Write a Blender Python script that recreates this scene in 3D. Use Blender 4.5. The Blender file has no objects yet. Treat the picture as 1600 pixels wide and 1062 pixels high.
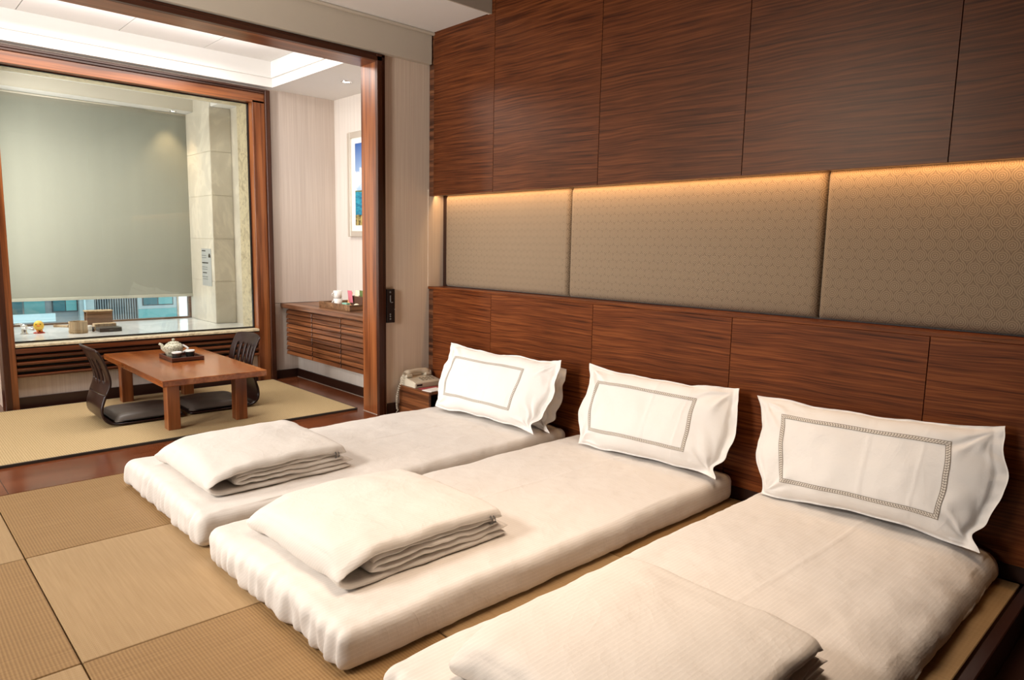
import bpy, bmesh, math, random
from mathutils import Vector, Matrix, noise
random.seed(7)
S = bpy.context.scene
COL = S.collection
# ---------------------------------------------------------------- camera
cam_d = bpy.data.cameras.new('camera'); cam = bpy.data.objects.new('camera', cam_d); COL.objects.link(cam)
RIGHT = Vector((0.726945, -0.686422, 0.019386)); DOWN = Vector((-0.077193, -0.109736, -0.990959)); FWD = Vector((0.682343, 0.718876, -0.132759))
M3 = Matrix((RIGHT, -DOWN, -FWD)).transposed()
cam.matrix_world = Matrix.Translation((0, 0, 1.2)) @ M3.to_4x4()
cam_d.sensor_fit = 'HORIZONTAL'; cam_d.sensor_width = 36; cam_d.lens = 1084.9 / 1600 * 36
cam_d.clip_start = 0.02; cam_d.clip_end = 300
S.camera = cam
# ---------------------------------------------------------------- world, lights, exposure
W = bpy.data.worlds.new('world'); S.world = W; W.use_nodes = True
bg = W.node_tree.nodes['Background']; bg.inputs[0].default_value = (0.82, 0.92, 1.0, 1); bg.inputs[1].default_value = 1.7
vs = S.view_settings; vs.view_transform = 'Standard'; vs.look = 'None'; vs.exposure = 0.0; vs.gamma = 1.0; vs.use_curve_mapping = False
def area(name, loc, target, sx, sy, power, col, spread=180):
    l = bpy.data.lights.new(name, 'AREA'); l.shape = 'RECTANGLE'; l.size = sx; l.size_y = sy; l.energy = power; l.color = col
    l.spread = math.radians(spread)
    o = bpy.data.objects.new(name, l); COL.objects.link(o); o.location = loc
    o.rotation_euler = (Vector(target) - Vector(loc)).to_track_quat('-Z', 'Y').to_euler()
    return o
area('window_daylight_main', (-4.5, 3.0, 1.95), (1.2, 2.7, 0.1), 1.5, 1.4, 20, (1, 0.975, 0.95), 80)
area('added_tray_fill', (-2.4, 2.7, 1.7), (1.0, 3.95, 2.62), 0.5, 0.3, 42, (1, 0.94, 0.87), 80)  # unseen light added to brighten the beam and ceiling tray
area('ceiling_lamp_left', (-1.6, 2.95, 2.80), (2.0, 2.3, 0.0), 1.1, 1.1, 56, (1, 0.94, 0.87), 88)
area('window_daylight_tea', (-3.6, 5.1, 1.6), (2.6, 5.3, 1.2), 1.3, 1.7, 54, (1, 0.975, 0.96), 110)
area('ceiling_lamp_main', (1.5, 1.5, 2.80), (1.7, 1.4, 0), 1.4, 1.4, 16, (1, 0.79, 0.60), 76)
area('cove_lamp_tea', (1.1, 5.05, 2.45), (1.1, 5.05, 3), 2.6, 0.7, 8, (1, 0.97, 0.95))
area('tea_ceiling_lamp', (1.3, 5.05, 2.6), (1.3, 5.05, 0), 1.8, 0.9, 46, (1, 0.95, 0.89))
area('window_light_bath', (1.3, 7.6, 1.9), (1.5, 6.0, 1.0), 1.7, 1.6, 10, (0.92, 0.98, 1.0))
area('added_bath_fill', (0.80, 6.55, 1.5), (2.4, 6.6, 1.4), 0.4, 1.4, 16, (1, 0.97, 0.94))  # no window here: fill added to brighten the left-facing bath walls
area('bath_ceiling_lamp', (1.5, 6.55, 2.47), (1.5, 6.55, 0), 1.2, 0.4, 5, (1, 0.96, 0.9), 100)
def spot(name, loc, power, col, ang=90, size=0.03):
    l = bpy.data.lights.new(name, 'SPOT'); l.energy = power; l.color = col; l.spot_size = math.radians(ang); l.spot_blend = 0.8; l.shadow_soft_size = size
    o = bpy.data.objects.new(name, l); COL.objects.link(o); o.location = loc
spot('bath_spot', (2.2, 6.88, 2.34), 12, (1, 0.72, 0.42), 80)
spot('tea_spot', (2.97, 5.10, 2.45), 16, (1, 0.9, 0.78), 110)
for k in range(4):   # warm strip behind the lip of the wall cabinet
    area('led_strip_lamp', (3.115, 3.6 - k * 1.03, 1.575), (3.135, 3.6 - k * 1.03, 0.9), 0.02, 1.02, 3.0, (1, 0.58, 0.25), 150).rotation_euler = (0, math.radians(-4), 0)
# ---------------------------------------------------------------- materials
MATS = {}
class NT:
    def __init__(s, name):
        s.m = bpy.data.materials.new(name); s.m.use_nodes = True; s.t = s.m.node_tree
        s.b = s.t.nodes['Principled BSDF']; MATS[name] = s.m
    def n(s, typ, **kw):
        nd = s.t.nodes.new(typ)
        for k, v in kw.items():
            if isinstance(k, str) and hasattr(nd, k): setattr(nd, k, v)
        return nd
    def l(s, a, b): s.t.links.new(a, b)
    def inp(s, nd, i, v):
        if hasattr(v, 'is_output') or isinstance(v, bpy.types.NodeSocket): s.l(v, nd.inputs[i])
        else: nd.inputs[i].default_value = v
    def math(s, op, a, b=0.0, c=0.0):
        nd = s.t.nodes.new('ShaderNodeMath'); nd.operation = op
        s.inp(nd, 0, a); s.inp(nd, 1, b); s.inp(nd, 2, c)
        return nd.outputs[0]
    def coord(s, scale=(1, 1, 1), which='Object', rot=(0, 0, 0)):
        tc = s.t.nodes.new('ShaderNodeTexCoord'); mp = s.t.nodes.new('ShaderNodeMapping')
        mp.inputs['Scale'].default_value = scale; mp.inputs['Rotation'].default_value = rot
        s.l(tc.outputs[which], mp.inputs[0]); return mp.outputs[0]
    def noise(s, vec, scale=5, detail=4, rough=0.55, dist=0.0):
        nd = s.t.nodes.new('ShaderNodeTexNoise'); s.l(vec, nd.inputs['Vector'])
        nd.inputs['Scale'].default_value = scale; nd.inputs['Detail'].default_value = detail
        nd.inputs['Roughness'].default_value = rough; nd.inputs['Distortion'].default_value = dist
        return nd.outputs[0]
    def ramp(s, fac, stops, interp='LINEAR'):
        nd = s.t.nodes.new('ShaderNodeValToRGB'); nd.color_ramp.interpolation = interp
        el = nd.color_ramp.elements
        while len(el) < len(stops): el.new(0.5)
        for e, (p, c) in zip(el, stops):
            e.position = p; e.color = (c[0], c[1], c[2], 1) if not isinstance(c, (int, float)) else (c, c, c, 1)
        s.l(fac, nd.inputs[0]); return nd.outputs[0]
    def mix(s, fac, a, b, mode='MIX'):
        nd = s.t.nodes.new('ShaderNodeMix'); nd.data_type = 'RGBA'; nd.blend_type = mode
        s.inp(nd, 0, fac); 
        for i, v in ((6, a), (7, b)):
            if isinstance(v, bpy.types.NodeSocket): s.l(v, nd.inputs[i])
            else: nd.inputs[i].default_value = (v[0], v[1], v[2], 1)
        return nd.outputs[2]
    def bump(s, h, strength=0.3, dist=0.002):
        nd = s.t.nodes.new('ShaderNodeBump'); nd.inputs['Strength'].default_value = strength; nd.inputs['Distance'].default_value = dist
        s.l(h, nd.inputs['Height']); s.l(nd.outputs[0], s.b.inputs['Normal']); return nd
    def set(s, color=None, rough=None, metal=None, spec=None, coat=None, **kw):
        if color is not None:
            if isinstance(color, bpy.types.NodeSocket): s.l(color, s.b.inputs['Base Color'])
            else: s.b.inputs['Base Color'].default_value = (*color, 1)
        if rough is not None: s.inp(s.b, 'Roughness', rough)
        if metal is not None: s.b.inputs['Metallic'].default_value = metal
        if spec is not None: s.b.inputs['Specular IOR Level'].default_value = spec
        if coat is not None:
            s.b.inputs['Coat Weight'].default_value = coat; s.b.inputs['Coat Roughness'].default_value = 0.12
        for k, v in kw.items(): s.b.inputs[k].default_value = v
        return s.m
def plain(name, col, rough=0.5, metal=0.0, spec=0.5, var=0.06, coat=None):
    t = NT(name); nz = t.noise(t.coord(), 9, 3)
    d = tuple(c * (1 - var) for c in col)
    return t.set(t.mix(nz, d, tuple(min(1, c * (1 + var)) for c in col)), rough, metal, spec, coat)
def wood(name, dark, mid, light, axis, rough=0.35, fine=1.0, spec=0.5, coat=None, contrast=1.0):
    t = NT(name)
    sc = [26 * fine] * 3; sc['xyz'.index(axis)] = 0.9
    sc2 = [85 * fine] * 3; sc2['xyz'.index(axis)] = 1.6
    sc3 = [2.2] * 3; sc3['xyz'.index(axis)] = 0.8
    a = t.noise(t.coord(sc), 1, 3, 0.6, 0.15)
    b = t.noise(t.coord(sc2), 1, 2, 0.5, 0.2)
    c = t.noise(t.coord(sc3), 1, 2, 0.5, 0.3)
    base = t.ramp(a, [(0.36, dark), (0.5, mid), (0.64, light)])
    lines = t.ramp(b, [(0.40, 0.42), (0.50, 1.0)])
    col = t.mix(0.75 * contrast, base, lines, 'MULTIPLY')
    col = t.mix(0.5, col, t.ramp(c, [(0.3, 0.72), (0.7, 1.1)]), 'MULTIPLY')
    t.bump(b, 0.12, 0.0008)
    return t.set(col, rough, 0, spec, coat)
def veneer(name, dark, mid, light):
    t = NT(name)
    tc = t.n('ShaderNodeTexCoord'); sp = t.n('ShaderNodeSeparateXYZ'); t.l(tc.outputs['Object'], sp.inputs[0])
    lo = t.noise(t.coord((1, 1.1, 2.6)), 1, 2, 0.5, 0.4)          # large figure bends the grain
    q = t.math('ADD', t.math('MULTIPLY', sp.outputs[2], 1.0), t.math('MULTIPLY', lo, 0.055))
    cb = t.n('ShaderNodeCombineXYZ'); t.l(t.math('MULTIPLY', sp.outputs[1], 0.022), cb.inputs[0]); t.l(q, cb.inputs[2]); t.l(t.math('MULTIPLY', sp.outputs[0], 1.0), cb.inputs[1])
    a = t.noise(cb.outputs[0], 88, 4, 0.6, 0.0); b = t.noise(cb.outputs[0], 210, 2, 0.5); c = t.noise(t.coord((1, 0.9, 1.6)), 1.6, 2)
    base = t.ramp(a, [(0.34, dark), (0.48, mid), (0.66, light)])
    col = t.mix(0.55, base, t.ramp(b, [(0.36, 0.45), (0.52, 1.0)]), 'MULTIPLY')
    col = t.mix(0.5, col, t.ramp(c, [(0.3, 0.7), (0.7, 1.15)]), 'MULTIPLY')
    t.bump(b, 0.1, 0.0006); t.b.inputs['Specular Tint'].default_value = (1.0, 0.74, 0.58, 1)
    return t.set(col, 0.36, 0, 0.28)
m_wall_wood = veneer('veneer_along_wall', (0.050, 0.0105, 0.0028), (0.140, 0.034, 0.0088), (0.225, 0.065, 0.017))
m_upper_shaded = veneer('shaded_upper_veneer', (0.034, 0.0075, 0.0025), (0.088, 0.023, 0.0068), (0.145, 0.042, 0.0125))  # headboard veneer copied darker, the upper wall's shade put into the colour
m_wood_dark = wood('dark_veneer', (0.05, 0.016, 0.007), (0.12, 0.042, 0.018), (0.18, 0.07, 0.03), 'y', 0.32)
m_frame_z = wood('frame_wood_vertical', (0.11, 0.028, 0.008), (0.24, 0.072, 0.022), (0.34, 0.115, 0.036), 'z', 0.28, 0.8, 0.5, None, 0.6)
m_frame_x = wood('frame_wood_across', (0.11, 0.028, 0.008), (0.24, 0.072, 0.022), (0.34, 0.115, 0.036), 'x', 0.28, 0.8, 0.5, None, 0.6)
m_trim_z = wood('casing_wood_vertical', (0.035, 0.010, 0.005), (0.06, 0.018, 0.008), (0.075, 0.024, 0.010), 'z', 0.35, 0.8, 0.4, None, 0.4)
m_trim_x = wood('casing_wood_across', (0.035, 0.010, 0.005), (0.06, 0.018, 0.008), (0.075, 0.024, 0.010), 'x', 0.35, 0.8, 0.4, None, 0.4)
m_floor = wood('polished_floor_wood', (0.13, 0.032, 0.010), (0.17, 0.045, 0.015), (0.20, 0.057, 0.02), 'x', 0.2, 0.5, 0.45, 0.15, 0.25)
m_table = wood('table_wood', (0.26, 0.07, 0.016), (0.34, 0.10, 0.025), (0.42, 0.145, 0.04), 'y', 0.22, 0.6, 0.5, 0.2, 0.45)
m_table_z = wood('table_wood_vertical', (0.16, 0.043, 0.011), (0.25, 0.075, 0.02), (0.33, 0.11, 0.032), 'z', 0.28, 0.6, 0.5, None, 0.5)
m_cab = wood('cabinet_wood', (0.09, 0.028, 0.010), (0.17, 0.056, 0.019), (0.28, 0.10, 0.036), 'y', 0.33, 1.0)
m_cab_top = wood('counter_wood', (0.10, 0.04, 0.018), (0.22, 0.09, 0.042), (0.32, 0.15, 0.075), 'y', 0.3, 0.7)
m_louvre = wood('louvre_wood', (0.08, 0.02, 0.007), (0.17, 0.046, 0.015), (0.24, 0.07, 0.024), 'x', 0.3, 0.8)
m_darkfl = plain('dark_stained_floor', (0.030, 0.010, 0.007), 0.35)
m_black = plain('black_gap', (0.008, 0.006, 0.005), 0.6)
m_basebd = plain('dark_baseboard', (0.030, 0.011, 0.007), 0.35)
m_white = plain('white_ceiling_paint', (0.80, 0.79, 0.77), 0.9, var=0.01)
m_beige = plain('beige_beam_paint', (0.52, 0.46, 0.375), 0.85, var=0.02)
m_cream = plain('cream_plaster', (0.72, 0.68, 0.58), 0.85, var=0.02)
# wallpaper
def wallpaper(name, c1, c2):
    t = NT(name)
    a = t.noise(t.coord((170, 170, 1.5)), 1, 2); b = t.noise(t.coord((40, 40, 0.3)), 1, 1)
    col = t.mix(t.ramp(a, [(0.38, 0.0), (0.62, 1.0)]), c1, c2)
    col = t.mix(0.25, col, t.ramp(b, [(0.3, 0.8), (0.7, 1.0)]), 'MULTIPLY')
    t.bump(a, 0.2, 0.001); return t.set(col, 0.8, 0, 0.2)
m_paper = wallpaper('striped_wallpaper', (0.66, 0.53, 0.42), (0.73, 0.61, 0.49))
m_paper_t = wallpaper('rose_beige_wallpaper', (0.58, 0.49, 0.43), (0.65, 0.565, 0.50))
m_paper_w = wallpaper('pale_striped_wallpaper', (0.66, 0.60, 0.545), (0.71, 0.655, 0.60))
m_brownwall = wallpaper('brown_wallpaper', (0.16, 0.12, 0.09), (0.20, 0.15, 0.11))
# upholstery with rows of concentric rings
def rings():
    t = NT('ring_pattern_fabric'); tc = t.n('ShaderNodeTexCoord'); sp = t.n('ShaderNodeSeparateXYZ'); t.l(tc.outputs['Object'], sp.inputs[0])
    w, h = 0.056, 0.043
    def layer(oy, oz):
        z = t.math('DIVIDE', t.math('ADD', sp.outputs[2], 10 + oz), h); row = t.math('FLOOR', z)
        half = t.math('MULTIPLY', t.math('MODULO', row, 2.0), 0.5)
        y = t.math('ADD', t.math('DIVIDE', t.math('ADD', sp.outputs[1], 10 + oy), w), half)
        fy = t.math('MULTIPLY', t.math('SUBTRACT', t.math('FRACT', y), 0.5), w)
        fz = t.math('MULTIPLY', t.math('SUBTRACT', t.math('FRACT', z), 0.5), h)
        return t.math('SQRT', t.math('ADD', t.math('MULTIPLY', fy, fy), t.math('MULTIPLY', fz, fz)))
    r = layer(0, 0)
    s = t.math('SINE', t.math('MULTIPLY', r, 2 * math.pi / 0.0078))
    inside = t.math('LESS_THAN', r, 0.0262)
    s = t.math('MULTIPLY', t.math('ADD', t.math('MULTIPLY', s, 0.35), 0.6), t.math('ADD', t.math('MULTIPLY', inside, 0.25), 0.72))
    nz = t.noise(t.coord((1, 1, 1)), 420, 2); 
    v = t.math('ADD', t.math('MULTIPLY', s, 0.75), t.math('MULTIPLY', nz, 0.35))
    col = t.ramp(v, [(0.1, (0.11, 0.074, 0.046)), (0.8, (0.30, 0.220, 0.142))])
    t.bump(v, 0.35, 0.0015); t.b.inputs['Sheen Weight'].default_value = 0.15
    return t.set(col, 0.75, 0, 0.25)
m_ring = rings()
# cotton
def cotton(name, col, stripe_axis, bumpd=0.0012, stripes=260, sw=0.035):
    t = NT(name); sc = [3, 3, 3]
    nz = t.noise(t.coord(), 16, 5, 0.6); fine = t.noise(t.coord(), 500, 2)
    tc = t.n('ShaderNodeTexCoord'); sp = t.n('ShaderNodeSeparateXYZ'); t.l(tc.outputs['Object'], sp.inputs[0])
    q = sp.outputs['xyz'.index(stripe_axis)]
    if stripe_axis == 'y': q = t.math('ADD', q, sp.outputs[2])
    st = t.math('SINE', t.math('MULTIPLY', q, 2 * math.pi * stripes / 2))
    rn = t.noise(t.coord(), 3.2, 3, 0.5, 1.3)
    rid = t.math('POWER', t.math('SUBTRACT', 1.0, t.math('ABSOLUTE', t.math('SUBTRACT', t.math('MULTIPLY', rn, 4.0), 2.0))), 6.0)
    rid = t.math('MAXIMUM', rid, 0.0)
    rn2 = t.noise(t.coord((1, 1, 1), rot=(0.4, 0.3, 0.9)), 7.5, 3, 0.5, 0.9)
    rid2 = t.math('POWER', t.math('MAXIMUM', t.math('SUBTRACT', 1.0, t.math('ABSOLUTE', t.math('SUBTRACT', t.math('MULTIPLY', rn2, 5.0), 2.5))), 0.0), 5.0)
    h0 = t.math('ADD', t.math('MULTIPLY', rid, 0.42), t.math('MULTIPLY', rid2, 0.2))
    h = t.math('ADD', t.math('ADD', t.math('ADD', h0, t.math('MULTIPLY', nz, 2.0)), t.math('MULTIPLY', st, sw)), t.math('MULTIPLY', fine, 0.12))
    t.bump(h, 0.55, bumpd * 2.2)
    d = tuple(c * (0.95 if sw else 1.0) for c in col)
    c2 = t.mix(t.ramp(st, [(0.2, 0.0), (0.9, 1.0)]), d, col)
    t.b.inputs['Sheen Weight'].default_value = 0.1
    return t.set(c2, 0.85, 0, 0.2)
m_sheet = cotton('white_striped_cotton_sheet', (0.75, 0.695, 0.64), 'y', stripes=150)
m_quilt = cotton('white_quilt_cotton', (0.735, 0.68, 0.62), 'y', stripes=150)
m_pillow = cotton('white_pillow_cotton', (0.79, 0.76, 0.725), 'y', stripes=120, sw=0.0)
# embroidered band (UV: u across 0..1, v along in metres)
def embroidery():
    t = NT('grey_embroidery'); uv = t.n('ShaderNodeUVMap'); sp = t.n('ShaderNodeSeparateXYZ'); t.l(uv.outputs[0], sp.inputs[0])
    u, v = sp.outputs[0], sp.outputs[1]
    edge = t.math('GREATER_THAN', t.math('ABSOLUTE', t.math('SUBTRACT', u, 0.5)), 0.36)
    fv = t.math('FRACT', t.math('MULTIPLY', v, 1 / 0.0105))
    bar = t.math('LESS_THAN', t.math('ABSOLUTE', t.math('SUBTRACT', fv, 0.5)), 0.14)
    hook = t.math('MULTIPLY', t.math('LESS_THAN', t.math('ABSOLUTE', t.math('SUBTRACT', u, 0.5)), 0.10), t.math('GREATER_THAN', fv, 0.5))
    k = t.math('MAXIMUM', t.math('MAXIMUM', edge, bar), hook)
    col = t.mix(k, (0.70, 0.65, 0.58), (0.25, 0.215, 0.18))
    t.bump(k, 0.4, 0.001); return t.set(col, 0.8, 0, 0.2)
m_embro = embroidery()
# tatami
def tatami(name, c1, c2, axis, per, strength):
    t = NT(name); tc = t.n('ShaderNodeTexCoord'); sp = t.n('ShaderNodeSeparateXYZ'); t.l(tc.outputs['Object'], sp.inputs[0])
    q = sp.outputs['xyz'.index(axis)]
    st = t.math('ADD', t.math('MULTIPLY', t.math('SINE', t.math('MULTIPLY', q, 2 * math.pi / per)), 0.5), 0.5)
    o = 'y' if axis == 'x' else 'x'
    st2 = t.math('ADD', t.math('MULTIPLY', t.math('SINE', t.math('MULTIPLY', sp.outputs['xyz'.index(o)], 2 * math.pi / 0.004)), 0.5), 0.5)
    sc = [9, 9, 9]; sc['xyz'.index(o)] = 140; sc['xyz'.index(axis)] = 4
    nz = t.noise(t.coord(sc), 1, 3); big = t.noise(t.coord(), 2.5, 2)
    v = t.math('ADD', t.math('MULTIPLY', st, 0.45 * strength), t.math('MULTIPLY', nz, 0.8))
    col = t.mix(t.ramp(v, [(0.25, 0.0), (0.85, 1.0)]), c1, c2)
    col = t.mix(0.35, col, t.ramp(big, [(0.3, 0.85), (0.7, 1.08)]), 'MULTIPLY')
    t.bump(t.math('ADD', t.math('MULTIPLY', st, strength), t.math('MULTIPLY', st2, 0.2)), 0.6, 0.0016)
    return t.set(col, 0.62, 0, 0.3)
m_tat_l = tatami('tatami_sheen_light', (0.33, 0.21, 0.098), (0.45, 0.305, 0.158), 'y', 0.012, 0.2)  # weave-direction sheen between alternate mats is painted as two tones
m_tat_d = tatami('tatami_sheen_dark', (0.225, 0.123, 0.046), (0.345, 0.208, 0.085), 'x', 0.0102, 0.7)
def weave():
    t = NT('woven_reed_mat'); tc = t.n('ShaderNodeTexCoord'); sp = t.n('ShaderNodeSeparateXYZ'); t.l(tc.outputs['Object'], sp.inputs[0])
    a = t.math('SINE', t.math('MULTIPLY', t.math('ADD', sp.outputs[0], sp.outputs[1]), 2 * math.pi / 0.024))
    b = t.math('SINE', t.math('MULTIPLY', t.math('SUBTRACT', sp.outputs[0], sp.outputs[1]), 2 * math.pi / 0.024))
    v = t.math('ADD', t.math('MULTIPLY', t.math('MULTIPLY', a, b), 0.4), t.noise(t.coord(), 130, 3))
    col = t.ramp(v, [(0.2, (0.38, 0.265, 0.12)), (0.8, (0.60, 0.45, 0.25))])
    t.bump(v, 0.5, 0.002); return t.set(col, 0.7, 0, 0.3)
m_rug = weave()
m_rugedge = plain('dark_mat_border', (0.05, 0.04, 0.03), 0.7)
def stone(name, c1, c2, rough, scale=5):
    t = NT(name); a = t.noise(t.coord((1, 1, 1)), scale, 8, 0.65, 1.2); b = t.noise(t.coord(), 60, 3)
    col = t.ramp(a, [(0.3, c1), (0.5, c2), (0.56, tuple(min(1, c * 1.15) for c in c2)), (0.75, c1)])
    t.bump(b, 0.15, 0.002); return t.set(col, rough, 0, 0.5)
m_trav = stone('travertine_stone', (0.40, 0.32, 0.19), (0.70, 0.61, 0.42), 0.35, 14)
m_tile = stone('beige_wall_tile', (0.68, 0.63, 0.53), (0.76, 0.71, 0.61), 0.3, 2)
m_deck = stone('white_marble_deck', (0.84, 0.86, 0.86), (0.90, 0.91, 0.91), 0.05, 2)
def glassm(name, tint, refl=0.9):
    t = NT(name); t.t.nodes.remove(t.b); tr = t.n('ShaderNodeBsdfTransparent'); gl = t.n('ShaderNodeBsdfGlossy'); mx = t.n('ShaderNodeMixShader'); fr = t.n('ShaderNodeFresnel')
    tr.inputs[0].default_value = (*tint, 1); gl.inputs['Roughness'].default_value = 0.0; fr.inputs[0].default_value = 1.5
    out = t.t.nodes['Material Output']; t.l(t.math('MULTIPLY', fr.outputs[0], refl), mx.inputs[0]); t.l(tr.outputs[0], mx.inputs[1]); t.l(gl.outputs[0], mx.inputs[2]); t.l(mx.outputs[0], out.inputs[0])
    return t.m
m_glass = glassm('clear_glass', (0.97, 0.98, 0.96)); m_glass2 = glassm('exterior_glass', (0.92, 0.97, 0.97))
def blindm():
    t = NT('blind_fabric'); nz = t.noise(t.coord((300, 300, 300)), 1, 2); big = t.noise(t.coord((8, 8, 0.6)), 1, 2)
    col = t.mix(nz, (0.37, 0.365, 0.305), (0.45, 0.445, 0.375)); col = t.mix(0.3, col, t.ramp(big, [(0.3, 0.85), (0.7, 1.0)]), 'MULTIPLY')
    d = t.n('ShaderNodeBsdfDiffuse'); tl = t.n('ShaderNodeBsdfTranslucent'); mx = t.n('ShaderNodeMixShader'); mx.inputs[0].default_value = 0.22
    t.l(col, d.inputs[0]); t.l(col, tl.inputs[0]); t.l(d.outputs[0], mx.inputs[1]); t.l(tl.outputs[0], mx.inputs[2])
    t.t.nodes.remove(t.b); t.l(mx.outputs[0], t.t.nodes['Material Output'].inputs[0]); return t.m
m_blind = blindm()
m_chrome = plain('chrome', (0.75, 0.76, 0.78), 0.12, 1.0)
m_silver = plain('silver_frame', (0.72, 0.68, 0.60), 0.3, 0.6)
m_lacquer = plain('dark_lacquer', (0.022, 0.008, 0.006), 0.3, 0, 0.35)
m_cushion = plain('grey_brown_cushion', (0.115, 0.095, 0.08), 0.42)
m_cush_s = plain('black_cushion_side', (0.02, 0.016, 0.014), 0.5)
m_cream_pl = plain('cream_plastic', (0.62, 0.55, 0.43), 0.35, var=0.02)
m_cream_dk = plain('grey_keys', (0.36, 0.32, 0.25), 0.4)
m_dkplast = plain('black_plastic', (0.012, 0.011, 0.011), 0.25)
m_greyk = plain('grey_button', (0.16, 0.15, 0.14), 0.4)
m_paperw = plain('white_paper', (0.80, 0.78, 0.74), 0.7, var=0.01)
m_redpr = plain('red_print', (0.35, 0.05, 0.06), 0.6)
m_yellow = plain('yellow_rubber', (0.85, 0.55, 0.06), 0.35)
m_orange = plain('orange_beak', (0.75, 0.20, 0.03), 0.4)
m_red = plain('red_dish', (0.50, 0.05, 0.03), 0.35)
m_bucket = wood('pale_cypress', (0.45, 0.30, 0.16), (0.58, 0.42, 0.25), (0.68, 0.52, 0.33), 'z', 0.5, 0.7, 0.4, None, 0.4)
m_brownw = wood('brown_box_wood', (0.15, 0.07, 0.03), (0.24, 0.12, 0.055), (0.32, 0.17, 0.08), 'x', 0.4, 0.7)
m_darktray = plain('dark_tray', (0.035, 0.028, 0.022), 0.35)
m_porc = plain('white_porcelain', (0.78, 0.76, 0.72), 0.15, coat=0.3)
m_cupdk = plain('dark_glaze', (0.03, 0.03, 0.028), 0.2)
m_pink = plain('pink_print', (0.62, 0.17, 0.22), 0.5); m_orp = plain('orange_print', (0.80, 0.38, 0.12), 0.5)
m_green = plain('green_print', (0.12, 0.17, 0.05), 0.5); m_teal = plain('teal_box', (0.25, 0.52, 0.40), 0.5)
m_creamp = plain('cream_print', (0.78, 0.70, 0.50), 0.5); m_brbox = plain('dark_brown_box', (0.10, 0.045, 0.025), 0.5)
m_bottle = glassm('bottle_plastic', (0.86, 0.93, 0.96))
def potm():
    t = NT('speckled_teapot_glaze'); v = t.n('ShaderNodeTexVoronoi'); v.feature = 'DISTANCE_TO_EDGE'; v.inputs['Scale'].default_value = 75
    t.l(t.coord(), v.inputs['Vector']); 
    col = t.ramp(v.outputs['Distance'], [(0.04, (0.24, 0.23, 0.16)), (0.12, (0.62, 0.60, 0.46))])
    return t.set(col, 0.25, 0, 0.5)
m_pot = potm(); m_tray = plain('red_brown_tray', (0.09, 0.025, 0.012), 0.3)
m_lampglow = NT('lamp_glow'); m_lampglow = m_lampglow.set((1, 0.9, 0.75), 0.5, **{'Emission Color': (1, 0.85, 0.65, 1), 'Emission Strength': 6})
m_led = NT('led_glow'); m_led = m_led.set((1, 0.8, 0.5), 0.5, **{'Emission Color': (1, 0.62, 0.28, 1), 'Emission Strength': 2.5})
# outdoors
m_conc = plain('grey_facade', (0.22, 0.245, 0.25), 0.8); m_conc2 = plain('pale_facade', (0.36, 0.42, 0.42), 0.8)
m_balc = plain('white_balcony', (0.52, 0.66, 0.68), 0.6); m_fwin = plain('teal_facade_glass', (0.02, 0.12, 0.14), 0.25)
m_fwin2 = plain('light_teal_glass', (0.11, 0.32, 0.32), 0.25); m_ffr = plain('dark_window_frame', (0.04, 0.05, 0.055), 0.5)
m_lou = plain('dark_facade_fin', (0.07, 0.08, 0.085), 0.6)
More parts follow.
